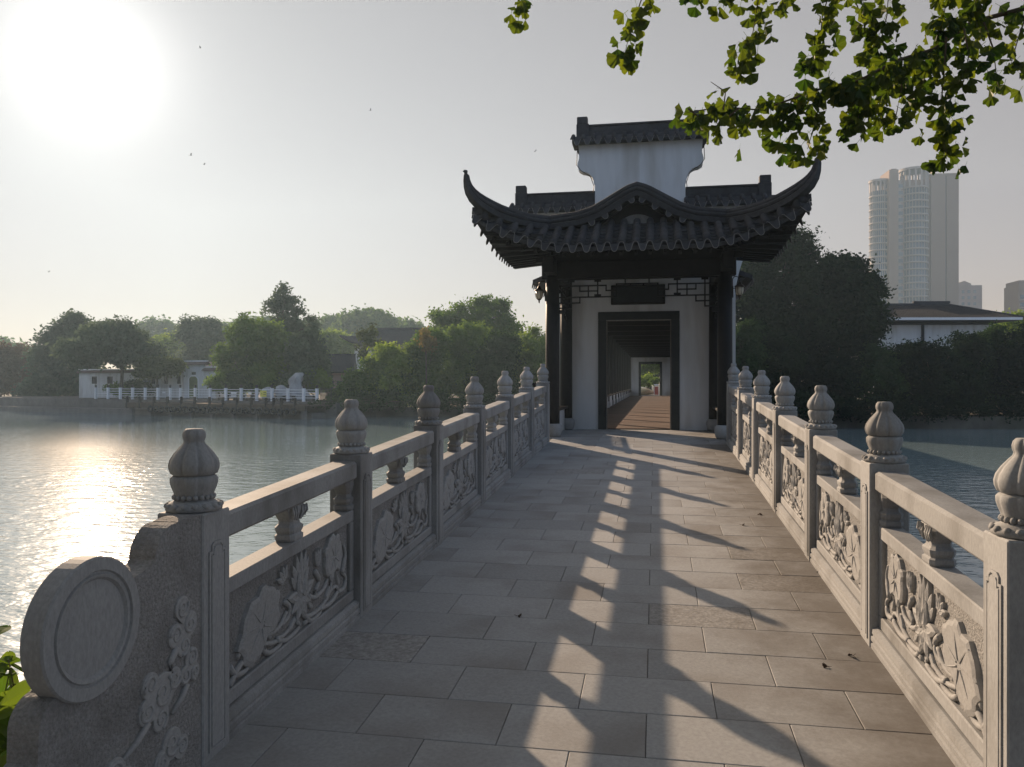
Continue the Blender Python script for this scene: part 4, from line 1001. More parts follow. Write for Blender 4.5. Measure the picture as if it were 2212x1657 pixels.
p = AT(1418, 842, 62); lb_ = empty('litter_bin', (p.x, p.y, 0.60), 0, 'small red and white litter bin beyond the far doorway', 'bin')
b = MB(); b.box(-0.14,0.14,-0.14,0.14,0.05,0.68,0.02); b.build('body', M['red'], lb_)
b = MB(); b.box(-0.19,0.19,-0.19,0.19,0.74,0.86,0.03); b.build('lid', M['white_paint'], lb_)
b = MB(); [b.box(sx*0.17-0.02, sx*0.17+0.02, -0.02, 0.02, 0, 0.745) for sx in (-1, 1)]; b.build('frame', M['white_paint'], lb_)

# ------------------------------------------------------------------ far left shore: quay, fence, landing stage, white gate
class Line:
    def __init__(s, p0, D0, p1, D1):
        s.a = AT(p0, 850, D0); s.b = AT(p1, 850, D1); s.a.z = s.b.z = 0; s.d = (s.b-s.a).normalized(); s.rz = math.atan2(s.d.y, s.d.x)
        s.D0, s.D1, s.p0, s.p1 = D0, D1, p0, p1
    def s_of(s, px):                                      # distance along the line of the picture column px
        r = ray(px, 828); c = r.x*s.d.y - r.y*s.d.x
        k = (s.a.x*s.d.y - s.a.y*s.d.x)/c
        return (Vector((r.x*k, r.y*k, 0)) - s.a).dot(s.d)
    def root(s, name, z, label, cat, group=None): return empty(name, (s.a.x, s.a.y, z), s.rz, label, cat, group)
QZ = 0.05
ql = Line(207, 75, 685, 63.5)
e0, e1 = ql.s_of(-60), ql.s_of(735)
def frame_box(line, x0, x1, y0, y1, z0, z1, name, m):
    b = MB(); b.box(x0, x1, y0, y1, z0, z1); o = b.build(name, m, None, (line.a.x, line.a.y, 0), line.rz); return struct(o)
frame_box(ql, e0, e1, -0.5, 16, -2.5, QZ, 'quay', M['quay'])
b = MB(); b.box(e0, e1-1, -2.2, -0.52, -2.5, -0.75, 0.03); struct(b.build('quay_step', M['quay'], None, (ql.a.x, ql.a.y, 0), ql.rz))
fx = [207,233.4,260,286.5,313.7,341,367.7,389.7,421.7,454.2,487.6,521,554.5,587.5,622,656,684.8]
fen = ql.root('quay_fence', QZ, 'white post and rail fence with small lamps along the far quay', 'fence')
b = MB(); b.box(-0.10,0.10,-0.10,0.10,0,1.02,0.01); b.box(-0.12,0.12,-0.12,0.12,1.02,1.07,0.01); fpm = b.mesh('post', M['white_paint'])
b = MB(); b.box(-0.06,0.06,-0.06,0.06,1.071,1.26,0.01); b.lathe([(0.12,1.26),(0.11,1.28),(0.02,1.37)], 8); flm2 = b.mesh('lamp', M['black'])
ss = [ql.s_of(x) for x in fx]
for s_ in ss:
    p = link('post', fpm, fen, (s_, 0, 0)); link('lamp', flm2, p)
for a, c in zip(ss, ss[1:]):
    for z in (0.30, 0.52, 0.74, 0.95):
        b = MB(); b.box(a+0.10, c-0.10, -0.018, 0.018, z-0.022, z+0.022); b.build('rail', M['white_paint'], fen)
for px, w__, z0, z1, lab, mk in ((570,0.68,0.36,0.88,'yellow notice board fixed to the far quay fence','yellow'),(506,0.6,0.55,0.72,'upper white board on the far quay fence','white_paint'),(506,0.6,0.30,0.46,'lower white board on the far quay fence','white_paint'),(541,0.36,0.58,0.70,'short white board on the far quay fence left of the yellow notice','white_paint'),(355,0.34,0.6,0.7,'small white plate on the far quay fence left of the white gate','white_paint')):
    s_ = ql.s_of(px); rt = ql.root('notice_board', QZ, lab, 'sign', 'boards on the quay fence'); b = MB(); b.box(s_-w__/2, s_+w__/2, -0.075, -0.045, z0, z1, 0.005); b.build('board', M[mk], rt)
    if mk == 'yellow':
        b = MB()
        for k in range(2):
            for j in range(4): b.box(s_+0.02+0.07*j, s_+0.07+0.07*j, -0.079, -0.074, 0.70-0.16*k, 0.76-0.16*k)
        b.tube([(s_-0.2,-0.077,0.62),(s_-0.12,-0.077,0.62)], 0.02, 6); b.build('lettering', M['black'], rt)
    b = MB(); [b.box(s_+sx*w__*0.35-0.01, s_+sx*w__*0.35+0.01, -0.046, -0.023, z0+0.02, z1-0.02) for sx in (-1, 1)]; b.build('clip', M['black'], rt)
# black iron gate at the right end of the fence
ig = ql.root('iron_gate', QZ, 'dark iron gate at the right end of the quay fence', 'gate'); b = MB(); x0, x1 = ql.s_of(692), ql.s_of(716)
for z in (0.1, 0.55, 1.0): b.box(x0, x1, -0.02, 0.02, z-0.02, z+0.02)
b.build('rail', M['black'], ig)
bm3 = MB(); bm3.box(-0.018,0.018,-0.018,0.018,0,1.15); bmm = bm3.mesh('bar', M['black'])
for i in range(10): link('bar', bmm, ig, (x0+(x1-x0)*i/9, 0, 0))
# landing stage with tyres
dk = ql.root('landing_stage', -0.12, 'dark wooden landing stage with short posts in front of the far quay', 'jetty')
x0, x1 = ql.s_of(343), ql.s_of(722)
b = MB(); b.box(x0, x1, -3.4, -0.55, -0.12, 0.0, 0.01); b.box(x0, x1, -3.46, -3.36, -0.42, -0.05); b.build('deck', M['bark'], dk)
b = MB(); b.box(-0.08,0.08,-0.08,0.08,-0.5,0.55,0.01); dpm = b.mesh('post', M['timber'])
px = [346,372.5,402.6,431.3,460.3,488.6,520,548.4,578.4,608.4,639,654.8,671,700]
sx_ = [ql.s_of(x) for x in px]
for s_ in sx_: link('post', dpm, dk, (s_, -3.38, 0))
b = MB(); b.tube([(s_, -3.38, 0.42) for s_ in sx_], 0.02, 5); b.build('rope_rail', M['timber'], dk)
b = MB(); b.box(-0.15,0.15,-0.15,0.15,-1.8,-0.13); pm2 = b.mesh('pile', M['quay'])
n = 9
for i in range(n): link('pile', pm2, dk, (x0+0.4+(x1-x0-0.8)*i/(n-1), -3.1, 0))
def torus(R, r, n=18, m=8):
    b = MB(); b.smooth = True
    rings = [[((R+r*math.cos(2*math.pi*j/m))*math.cos(2*math.pi*i/n), r*math.sin(2*math.pi*j/m), (R+r*math.cos(2*math.pi*j/m))*math.sin(2*math.pi*i/n)) for j in range(m)] for i in range(n+1)]
    b.loft(rings, False, False); return b.mesh('tyre', M['rubber'])
tm = torus(0.22, 0.085)
cnt = 24
for i in range(cnt):
    s_ = x0+3.2+(x1-x0-4.2)*i/(cnt-1); P = Vector((ql.a.x, ql.a.y, 0)) + ql.d*s_ + Vector((ql.d.y, -ql.d.x, 0))*3.56
    o = link('tyre', tm, None, (P.x, P.y, -0.62), ql.rz); tag(o, 'black rubber tyre hung as a fender on the far landing stage', 'tyre', 'tyres along the landing stage')
# moored bench seats behind the fence
bn = [(470,),(505,),(560,),(595,),(640,)]
bl = ['leftmost dark bench behind the quay fence', 'dark bench left of the yellow notice', 'dark bench just left of the broad tree trunk behind the yellow notice', 'dark bench right of the yellow notice', 'dark bench below the pale scholar rock']
for (px_,), lab in zip(bn, bl):
    s_ = ql.s_of(px_); P = Vector((ql.a.x, ql.a.y, QZ)) + ql.d*s_ + Vector((-ql.d.y, ql.d.x, 0))*1.6
    rt = empty('bench', P, ql.rz, lab, 'bench', 'benches on the far quay'); b = MB(); b.box(-0.6,0.6,-0.2,0.2,0.40,0.45,0.01); b.build('seat', M['timber'], rt)
    for sx in (-1, 1): b = MB(); b.box(sx*0.5-0.03, sx*0.5+0.03, -0.18, 0.18, 0, 0.40); b.build('leg', M['black'], rt)
# white garden gate and wall
gl = Line(171, 80, 443, 76)
def wall_piece(root, x0, x1, z1, wins, roof_over=0.25, roof_h=0.32, side_over=0.15, name='wall', pale=True, door=None, depth=0.35):
    # wall built in strips between openings so that each opening is real
    b = MB(); ops = sorted(wins + ([door] if door else []))
    x = x0
    for (a, c, z0, zt) in ops:
        b.box(x, a, 0, depth, 0, z1)
        if z0 > 0.01: b.box(a, c, 0.001, depth-0.001, 0, z0)
        b.box(a, c, 0.001, depth-0.001, zt, z1-0.001); x = c
    b.box(x, x1, 0, depth, 0, z1); wl2 = b.build(name, M['plaster'], root)
    for (a, c, z0, zt) in wins:
        q = MB(); q.box(a, c, 0.12, 0.16, z0, zt); wn_ = q.build('window', M['window'], root)
        q = MB(); q.box(a-0.03, a+0.03, 0.08, 0.12, z0, zt); q.box(c-0.03, c+0.03, 0.08, 0.12, z0, zt); q.box((a+c)/2-0.02, (a+c)/2+0.02, 0.085, 0.12, z0, zt); q.box(a+0.03, c-0.03, 0.09, 0.119, (z0+zt)/2-0.02, (z0+zt)/2+0.02); q.build('window_frame', M['timber'], wn_)
    c_ = MB(); yc = depth/2
    c_.prism_x([(yc-0.18-roof_over, z1), (yc-0.16-roof_over, z1+0.07), (yc-0.06, z1+roof_h), (yc+0.06, z1+roof_h), (yc+0.16+roof_over, z1+0.07), (yc+0.18+roof_over, z1)], x0-side_over, x1+side_over)
    rf = c_.build('coping', mat('far_tile_'+str(len(bpy.data.materials)), (0.10,0.07,0.065), 0.8, 0.2, 3), root)
    c_ = MB(); c_.box(x0-side_over-0.02, x1+side_over+0.02, yc-0.09, yc+0.09, z1+roof_h-0.01, z1+roof_h+0.10); c_.build('ridge', M['white_paint'], rf)
S = gl.s_of
k80 = 78/F
def Zp(py, D): return EYE + (825-py)/F*D - QZ
lw_ = gl.root('long_white_wall', QZ, 'long low white wall with dark windows under the olive tree on the far shore', 'wall')
wall_piece(lw_, S(171), S(394), Zp(806,79), [(S(a), S(c), Zp(829,79), Zp(813,79)) for a, c in ((198,209.5),(231,243.5),(325.5,335),(354,363.5),(381.5,390.5))])
ggt = gl.root('white_garden_gate', QZ, 'small white gate with octagonal doorway and tiled top on the far shore', 'gate')
ds0, ds1 = S(408), S(428); zt = Zp(812, 76.5)
wall_piece(ggt, S(396), S(440), Zp(788,76.5), [(S(413), S(423), Zp(809.5,76.5), Zp(803.5,76.5))], door=None, side_over=0.32)
# octagonal doorway: dark green garden seen through a stone-framed opening set in the gate
b = MB(); w2 = (ds1-ds0)/2; xm = (ds0+ds1)/2; ch = w2*0.5
octo = [(xm-w2, 0), (xm+w2, 0), (xm+w2, zt-ch), (xm+w2-ch, zt), (xm-w2+ch, zt), (xm-w2, zt-ch)]
b.add([(x, -0.012, z) for x, z in octo], [tuple(range(6))]); b.build('doorway', mat('garden_glimpse', (0.10,0.13,0.05), 0.95, 0.4, 1.5), ggt)
b = MB(); b.tube([(x, -0.01, z) for x, z in octo + octo[:1]], 0.06, 6); b.build('doorway_frame', M['white_paint'], ggt)
gw = gl.root('gate_side_wall', QZ, 'short white wall with one window right of the small white gate', 'wall')
wall_piece(gw, S(440.6), S(466), Zp(801,76), [(S(443.5), S(451.5), Zp(826,76), Zp(812.5,76))], side_over=0.1)
hp = AT(462, 850, 84); hs_ = empty('small_tiled_house', (hp.x, hp.y, QZ), gl.rz, 'small brown tiled roof behind the right side of the white gate', 'house')
b = MB(); b.box(-1.9,2.6,-1,2,0,2.7); b.build('wall', M['plaster'], hs_); b = MB(); b.prism_x([(-1.5,2.6),(0.5,3.75),(2.5,2.6),(2.4,2.5),(-1.4,2.5)], -2.2, 2.9); b.build('roof', M['far_brick'], hs_)
# pale scholar rock
P = AT(645, 850, 67.5); sr = empty('scholar_rock', (P.x, P.y, QZ), 0.3, 'tall pale scholar rock standing behind the quay fence', 'rock')
b = MB(); b.smooth = True; rn = random.Random(4); rings = []
for i in range(19):
    t = i/18; z = 2.35*t; r0 = 0.62*(1-t)**0.7 + 0.22 + 0.10*math.sin(9*t); cx_ = -0.22*math.sin(3.2*t)*t*1.6; ring = []
    for j in range(16):
        a = 2*math.pi*j/16; d_ = 1+0.28*math.sin(3*a+7*t)+0.18*math.sin(5*a-11*t)+rn.uniform(-0.07,0.07); ring.append((cx_+r0*d_*math.cos(a), r0*0.7*d_*math.sin(a), z+0.06*math.sin(4*a)))
    rings.append(ring)
b.loft(rings); b.build('stone', M['rock'], sr)
for k, (px_, h, lab) in enumerate(((607,0.9,'low grey garden rock left of the tall scholar rock'),(622,0.7,'small grey garden rock beside the tall scholar rock'),(580,0.8,'grey garden rock behind the yellow notice'))):
    P = AT(px_, 850, 67.6); o = link('garden_rock', rock_mesh(20+k, 0.6, h*1.6, 'garden_rock', M['rock']), None, (P.x, P.y, QZ-0.1)); tag(o, lab, 'rock', 'rocks on the far quay')

def tiled_roof(root, prof, x0, x1, name, m, n, r=0.08):
    """two slopes from a (y,z) profile list with round tile rows as one joined part"""
    b = MB(); b.prism_x(prof, x0, x1); rf = b.build(name, m, root)
    return rf
# hall with upturned roof corner
P = AT(848, 850, 100); hz = -0.45
hl_ = empty('lakeside_hall', (P.x, P.y, hz), YAW, 'large hall with dark upturned roof behind the bushes left of the pavilion', 'hall')
k = 100/F
def HX(px): return (px-848)*k
def HZ(py, D=100): return EYE + (825-py)/F*D - hz
zE, zR = HZ(744), HZ(709)
b = MB(); b.box(HX(766), HX(960), 0, 7, 0, zE, 0.02); b.build('wall', M['plaster'], hl_)
for i in range(6):
    xx = HX(778)+i*1.55; b = MB(); b.box(xx, xx+1.05, -0.06, -0.002, zE-2.3, zE-0.55); q = b.build('window', M['window'], hl_); b = MB(); b.box(xx+0.5, xx+0.56, -0.1, -0.061, zE-2.3, zE-0.55); b.build('window_frame', M['timber'], q)
def up(x):  # upturned ends
    a = max(0, (HX(800)-x)/ (HX(800)-HX(738))); c = max(0, (x-HX(930))/(HX(985)-HX(930))); return 1.15*max(a, c)**2.1
rings_f = []; xs_ = [HX(738)+(HX(985)-HX(738))*i/40 for i in range(41)]
for x in xs_:
    inn = min(1, max(0, (x-HX(738))/(HX(805)-HX(738)))); inn2 = min(1, max(0, (HX(985)-x)/(HX(985)-HX(920)))); t_ = min(inn, inn2)
    rid = zE + up(x) + (zR-zE-up(x))*t_**0.9; yr = -1.2+4.7*t_
    e = Vector((x, -1.25-0.15*up(x), zE-0.05+up(x))); r_ = Vector((x, yr, rid))
    rings_f.append([e, e.lerp(r_, 0.5)-Vector((0,0,0.12)), r_, Vector((x, 7-yr, rid)), Vector((x, 8.2, zE-0.05+up(x))), Vector((x, 8.1, zE-0.25+up(x))), Vector((x, -1.15, zE-0.25+up(x)))])
b = MB(); b.loft(rings_f); rf = b.build('roof', M['tile'], hl_)
b = MB(); b.box(HX(805), HX(920), 3.3, 3.7, zR-0.05, zR+0.30, 0.03); b.build('ridge', M['tile'], rf)
tb = MB()
for i in range(1, 80):
    f_ = i/80*40; j = int(f_); u = f_-j; A = [p.lerp(q, u) for p, q in zip(rings_f[j], rings_f[j+1])]
    tb.tube([A[0]+Vector((0,-0.02,0.03)), A[1]+Vector((0,-0.02,0.03)), A[2]+Vector((0,0,0.03))], 0.055, 5)
tag(tb.build('tile_rows', M['tile'], rf), kind='stuff')
b = MB(); b.box(HX(764), HX(962), -0.12, -0.001, zE-0.28, zE-0.02); b.build('eave_beam', M['timber'], hl_)
# low dark house in front of it
P = AT(732, 850, 84); h2 = empty('dark_roof_house', (P.x, P.y, QZ), YAW+0.1, 'low house with dark tiled roof half hidden right of the conifer', 'house')
k2 = 84/F; zr = EYE+(825-766)*k2-QZ; ze = EYE+(825-802)*k2-QZ
b = MB(); b.box(-1.3,1.3,0,3,0,ze); b.build('wall', M['far_brick'], h2)
b = MB(); b.prism_x([(-0.7,ze-0.1),(1.5,zr),(3.7,ze-0.1),(3.6,ze-0.2),(-0.6,ze-0.2)], -1.75, 1.6); rf = b.build('roof', M['tile'], h2)
b = MB(); b.box(-1.78,1.63,1.42,1.58,zr-0.03,zr+0.14); b.build('ridge', M['tile'], rf)
tb = MB()
for i in range(22): x = -1.7+i*0.155; tb.tube([(x,-0.72,ze-0.06),(x,1.48,zr+0.02)], 0.04, 5)
tag(tb.build('tile_rows', M['tile'], rf), kind='stuff')
for i in range(3): b = MB(); b.box(-1.1+i*0.9,-0.55+i*0.9,-0.05,-0.002,0.7,1.7); b.build('window', M['window'], h2)

# ------------------------------------------------------------------ right side: white hall, tower, far buildings
P = AT(2038, 850, 62); rh = empty('white_lakeside_hall', (P.x, P.y, -0.45), YAW-0.03, 'white walled hall with dark hipped roof behind the right bank bushes', 'hall')
k = 62/F
def RX(px): return (px-2038)*k
def RZ(py): return EYE+(825-py)*k+0.45
ze, zr = RZ(690), RZ(652)
b = MB(); b.box(RX(1892), RX(2142), 0, 6, 0, ze-0.1, 0.02); b.build('wall', M['plaster'], rh)
b = MB(); b.box(RX(1897), RX(2142), -0.10, -0.002, ze-0.42, ze-0.12); b.build('eave_shadow_board', M['timber'], rh)
for px_ in (1993,): b = MB(); b.box(RX(px_)-0.09, RX(px_)+0.09, -0.14, -0.004, 0, ze-0.43); b.build('pilaster', M['timber'], rh)
x0, x1, xr0, xr1 = RX(1880), RX(2186), RX(1940), RX(2088)
b = MB(); vs = [(x0,-1.3,ze),(x1,-1.3,ze),(x1,7.3,ze),(x0,7.3,ze),(xr0,3,zr),(xr1,3,zr),(x0+0.1,-1.2,ze-0.15),(x1-0.1,-1.2,ze-0.15),(x1-0.1,7.2,ze-0.15),(x0+0.1,7.2,ze-0.15)]
b.add(vs, [(0,1,5,4),(1,2,5),(2,3,4,5),(3,0,4),(6,9,8,7),(0,6,7,1),(1,7,8,2),(2,8,9,3),(3,9,6,0)]); rf = b.build('roof', M['tile'], rh)
b = MB(); b.box(x0+0.35, x1-0.1, -1.36, -1.31, ze-0.14, ze+0.06); b.build('fascia', M['white_paint'], rf)
b = MB(); b.box(xr0-0.6, xr1+0.1, 2.85, 3.15, zr-0.1, zr+0.18, 0.03); b.box(xr0+2.6, xr1+0.2, 2.86, 3.14, zr+0.17, zr+0.36, 0.03); b.build('ridge', M['tile'], rf)
b = MB()
for A, B in (((x0,-1.3,ze),(xr0,3,zr)),((x1,-1.3,ze),(xr1,3,zr))): b.tube([Vector(A)+Vector((0,0,0.05)), Vector(B)+Vector((0,0,0.08))], 0.11, 6)
b.build('hip_ridge', M['tile'], rf)
tb = MB(); n = 52
for i in range(1, n):
    x = x0+(x1-x0)*i/n; t_ = min(1, (x-x0)/(xr0-x0), (x1-x)/(x1-xr1)); tb.tube([(x,-1.33,ze+0.03),(x,-1.3+4.3*t_,ze+(zr-ze)*t_+0.04)], 0.055, 5)
tag(tb.build('tile_rows', M['tile'], rf), kind='stuff')

# tower
TD = 340.0; k = TD/F; P = AT(1984, 850, TD)
tw = empty('residential_tower', (P.x, P.y, -0.45), YAW-0.12, 'tall beige tower block with rounded glass bays above the right bank trees', 'tower')
def TX(px): return (px-1984)*k
def TZ(py): return EYE+(825-py)*k+0.45
def cyl(b, cx_, cy_, r, z0, z1, seg=28): b.lathe([(r, z0), (r, z1)], seg, (cx_, cy_, 0))
b = MB(); b.box(TX(1946)-1, TX(2071), 3.5, 22, 0, TZ(384)); b.build('core_block', M['tower_wall'], tw)
b = MB(); b.box(TX(2014), TX(2043.5), 2.2, 20, 0, TZ(376)); b.box(TX(2046.5), TX(2071), 2.5, 20, 0, TZ(377)); b.box(TX(2012), TX(2071.5), 2.0, 20.2, TZ(377)+0.001, TZ(373.5)); b.build('blank_wall', M['tower_wall'], tw)
b = MB(); b.box(TX(2043.5)+0.01, TX(2046.5)-0.01, 3.2, 3.45, 0, TZ(378)); b.build('service_groove', M['window'], tw)
b = MB(); b.box(TX(1924.5), TX(1943.5), 0.5, 12, 0, TZ(364)); b.box(TX(1930), TX(1941), 1.5, 10, TZ(364)+0.01, TZ(361)); b.build('slab_wall', M['tower_wall'], tw)
fh = 2.95; nf = 30
for (cx_, cy_, r, top, lab) in ((TX(1985.5), 6.0, 31*k*0.9, 400, 'mid'), (TX(1915), 7.0, 20*k, 405, 'left')):
    b = MB(); b.smooth = True; cyl(b, cx_, cy_, r, 0, TZ(top)); gb = b.build('glass_bay', M['tower_glass'], tw)
    b = MB(); b.smooth = True; b.lathe([(r*0.9,-0.35),(r+0.35,-0.35),(r+0.35,0.32),(r*0.9,0.32)], 40); bmsh = b.mesh('floor_band', M['tower_band'])
    for f_ in range(3, nf):
        z = f_*fh+0.6
        if z > TZ(top)+0.4: break
        link('floor_band', bmsh, gb, (cx_, cy_, z))
    b = MB()
    for j in range(28):
        a = 2*math.pi*j/28; x_, y_ = cx_+r*math.cos(a), cy_+r*math.sin(a); b.box(x_-0.09, x_+0.09, y_-0.09, y_+0.09, 4, TZ(top))
    tag(b.build('mullion_grid', M['tower_band'], gb), kind='stuff')
    ct = TZ(top); zt2 = TZ(358.5) if lab == 'mid' else TZ(379.5)
    b = MB()
    for j in range(14):
        a = 2*math.pi*j/14; x_, y_ = cx_+(r-0.2)*math.cos(a), cy_+(r-0.2)*math.sin(a); b.box(x_-0.35, x_+0.35, y_-0.35, y_+0.35, ct, zt2-0.9)
    b.lathe([(r-0.7,zt2-1.0),(r+0.5,zt2-1.0),(r+0.5,zt2),(r-0.7,zt2),(r-0.7,zt2-1.0)], 40, (cx_, cy_, 0)); b.build('crown_frame', M['tower_band'], gb)
b = MB(); b.box(0,1.6,0,0.15,0,1.5); wm_ = b.mesh('window', M['tower_glass']); b = MB(); b.box(-0.15,1.75,0.02,0.3,-0.45,-0.02); sm_ = b.mesh('sill', M['tower_band'])
for xx in (TX(1944.5), TX(1949.5), TX(1920.5)):
    for f_ in range(3, nf):
        wv = link('window', wm_, tw, (xx, 3.3, f_*fh+0.8)); link('sill', sm_, wv)
b = MB(); b.box(TX(1944.2), TX(1954), 3.46, 3.49, 0, TZ(384)); b.build('recess_wall', M['tower_band'], tw)
P = AT(2096, 850, 385); k = 385/F; f2 = empty('brick_block', (P.x, P.y, -0.45), YAW-0.1, 'brown apartment block half hidden behind the right side of the tower', 'building')
zt = EYE+(825-616)*k+0.45
b = MB(); b.box(-26*k, 24*k, 0, 12, 0, zt); b.build('wall', M['far_brick'], f2); b = MB(); b.prism_y([(-25*k, zt+0.01), (2*k, zt+0.01), (2*k, zt+0.8), (-12*k, zt+2.2), (-25*k, zt+1.2)], 0.2, 11); b.build('roof_structure', M['far_brick'], f2)
b = MB(); b.box(0,1.3,-0.06,-0.002,0,1.5); wm2 = b.mesh('window', M['tower_glass'])
for c_ in range(3):
    for f_ in range(10, 16): link('window', wm2, f2, (-18*k+c_*12*k, 0, f_*fh+1.0))
P = AT(2222, 850, 300); k = 300/F; f3 = empty('edge_apartment_block', (P.x, P.y, -0.45), YAW-0.15, 'apartment block cut by the right edge of the picture', 'building')
zt = EYE+(825-614)*k+0.45
b = MB(); b.box(-20*k, 40*k, 0, 12, 0, zt); b.box(-20*k+0.2, -6*k, 0.3, 11, zt+0.01, zt+1.6); b.build('wall', M['tower_wall'], f3)
for c_ in range(6):
    for f_ in range(4, 12): link('window', wm2, f3, (-17*k+c_*9*k, 0, f_*fh+1.2))
for f_ in range(4, 12): b = MB(); b.box(-19*k, 39*k, -0.5, -0.003, f_*fh+0.55, f_*fh+0.85); b.build('balcony_band', M['tower_band'], f3)
P = AT(2192, 850, 320); k = 320/F; f4 = empty('low_far_building', (P.x, P.y, -0.45), YAW-0.12, 'low pale building with rooftop poles at the far right', 'building')
zt = EYE+(825-684)*k+0.45
b = MB(); b.box(-22*k, 14*k, 0, 10, 0, zt); b.build('wall', M['tower_band'], f4)
for c_ in range(5): b = MB(); b.tube([(-12*k+c_*4*k, 3, zt), (-12*k+c_*4*k, 3, zt+2.2)], 0.12, 5); b.build('pole', M['black'], f4)
for c_ in range(4):
    for f_ in range(5, 8): link('window', wm2, f4, (-19*k+c_*8*k, 0, f_*fh+1.2))

# ------------------------------------------------------------------ ginkgo branch overhead
def gz(zx, zy, D): return AT(1026+0.5361*zx, 0.5361*zy, D)
gk = empty('ginkgo_tree', (6.2, 1.2, -0.02), 0, 'ginkgo branch with green fan shaped leaves hanging in from the upper right', 'tree')
G0 = gk.location
GDm = 4.7
main = [(2420,-90),(2212,20),(2000,100),(1850,185),(1700,255),(1550,310),(1400,365),(1150,430),(1000,440),(860,438)]
mp_ = [gz(x, y+(14 if i % 2 else -10), GDm+0.25*math.sin(i)) - G0 for i, (x, y) in enumerate(main)]
b = MB(); b.smooth = True
b.tube([(0,0,-0.1),(0.02,0.02,1.0),(-0.05,0.05,2.2),(-0.1,0.1,3.6),(-0.05,0.2,5.2),(0.05,0.25,6.6)], [0.19,0.16,0.145,0.13,0.09,0.04], 12); b.build('trunk', M['bark'], gk)
b = MB(); b.smooth = True
st = Vector((-0.1,0.1,3.3)); b.tube([st, st.lerp(mp_[0], 0.5)+Vector((0,0,0.15))] + mp_, [0.05,0.035,0.022,0.016,0.013,0.011,0.010,0.008,0.007,0.005,0.004,0.003], 7)
up_end = Vector((-3.6, 3.6, 4.25)); ub = [Vector((-0.1,0.12,3.9)), Vector((-1.4,1.4,4.35)), Vector((-2.6,2.7,4.40)), up_end, Vector((-5.0,4.0,4.15))]
b.tube(ub, [0.05,0.035,0.026,0.02,0.008], 7); br = b.build('branch', M['twig'], gk)
tw_ = [([(170,-150),(180,-20),(170,60)], 11, 40, .2), ([(700,-150),(690,-60),(650,60),(620,150),(600,230)], 24, 48, 0), ([(905,-120),(900,-40),(890,40)], 7, 32, .1), ([(1015,-120),(1010,-40),(1000,30)], 8, 32, 0),
    ([(1160,-140),(1150,-60),(1130,80),(1110,180),(1070,260)], 44, 58, .1), ([(1250,-90),(1240,15)], 6, 28, .1), ([(1450,-140),(1440,-60),(1400,60),(1390,180),(1340,280)], 34, 46, -.1), ([(1520,-130),(1530,0),(1560,70),(1610,90)], 16, 38, 0),
    ([(1680,-140),(1670,-60),(1660,60),(1640,150),(1590,210)], 32, 48, .1), ([(1930,-130),(1905,-40),(1890,60),(1900,110)], 34, 60, 0), ([(2030,-100),(2020,0),(2000,60)], 16, 48, .1),
    ([(1700,255),(1720,350),(1700,450),(1690,500)], 34, 55, -.05), ([(1900,150),(1890,280),(1880,400),(1900,520),(1900,640)], 84, 68, 0), ([(1400,365),(1380,450),(1360,530),(1340,600)], 40, 52, .05),
    ([(2050,90),(2090,200),(2100,300),(2110,350)], 24, 52, .1), ([(1550,310),(1560,420),(1530,520)], 56, 62, -.1), ([(2240,10),(2190,150),(2160,260)], 20, 48, 0), ([(1280,400),(1240,480),(1230,560)], 24, 50, .1),
    ([(1060,437),(1000,490),(950,520)], 11, 34, 0), ([(1000,440),(1010,370),(950,330)], 5, 18, 0), ([(1150,430),(1100,500),(1060,560)], 7, 34, .05), ([(1780,215),(1800,300),(1790,400)], 34, 55, .1), ([(1660,270),(1640,380),(1600,470)], 34, 55, .15),
    ([(860,438),(900,470),(890,490)], 3, 14, 0), ([(1970,115),(1990,220),(1970,330)], 34, 55, -.1)]
rn = random.Random(11); pts = []
def along(P, t):
    n = len(P)-1; f_ = min(t*n, n-1e-6); i = int(f_); return P[i].lerp(P[i+1], f_-i)
for path_, cnt, spread, dd in tw_:
    P = [gz(x, y, GDm+dd+rn.uniform(-0.08,0.08)) - G0 for x, y in path_]
    b = MB(); n_ = len(P)
    if path_[0][1] < -80:
        tgt = min((along(ub, q/20) for q in range(6, 21)), key=lambda v: (v-P[0]).length); P = [tgt] + P; n_ += 1
    b.tube(P, [0.006-0.0042*i/(n_-1) for i in range(n_)], 5); b.build('twig', M['twig'], gk)
    for j in range(int(cnt*(1.6 if path_[0][1] < -80 else 0.95))): pts.append((along(P[-len(path_):], rn.random()**0.85), spread))
for j in range(230): pts.append((along(mp_[1:], rn.random()), 50))
def ginkgo_leaf(seed):
    r_ = random.Random(seed); b = MB(); n = 12; R = 0.056; base = (0, 0, -0.03)
    a0 = r_.uniform(0.85, 1.15); vs = [base]
    for i in range(n+1):
        a = -a0 + 2*a0*i/n; rr = R*(1+0.05*math.sin(i*2.1+seed)+r_.uniform(-0.03,0.03))*(0.62 if i == n//2 and seed % 2 else 0.86 if i in (0, n) else 1.0)
        vs.append((rr*math.sin(a), 0.018*math.cos(a*2.2)+0.006*math.sin(i*1.7), -0.03-rr*math.cos(a)))
    b.add(vs, [(0, i+1, i+2) for i in range(n)])
    b.add([(-0.0012,0,0.004),(0.0012,0,0.004),(0.001,0.002,-0.031),(-0.001,0.002,-0.031)], [(0,1,2,3)])
    return b.mesh('leaf', M['ginkgo'])
LM = [ginkgo_leaf(i) for i in range(5)]
rn.shuffle(pts); extra = MB(); lkm = GDm/F*0.5361
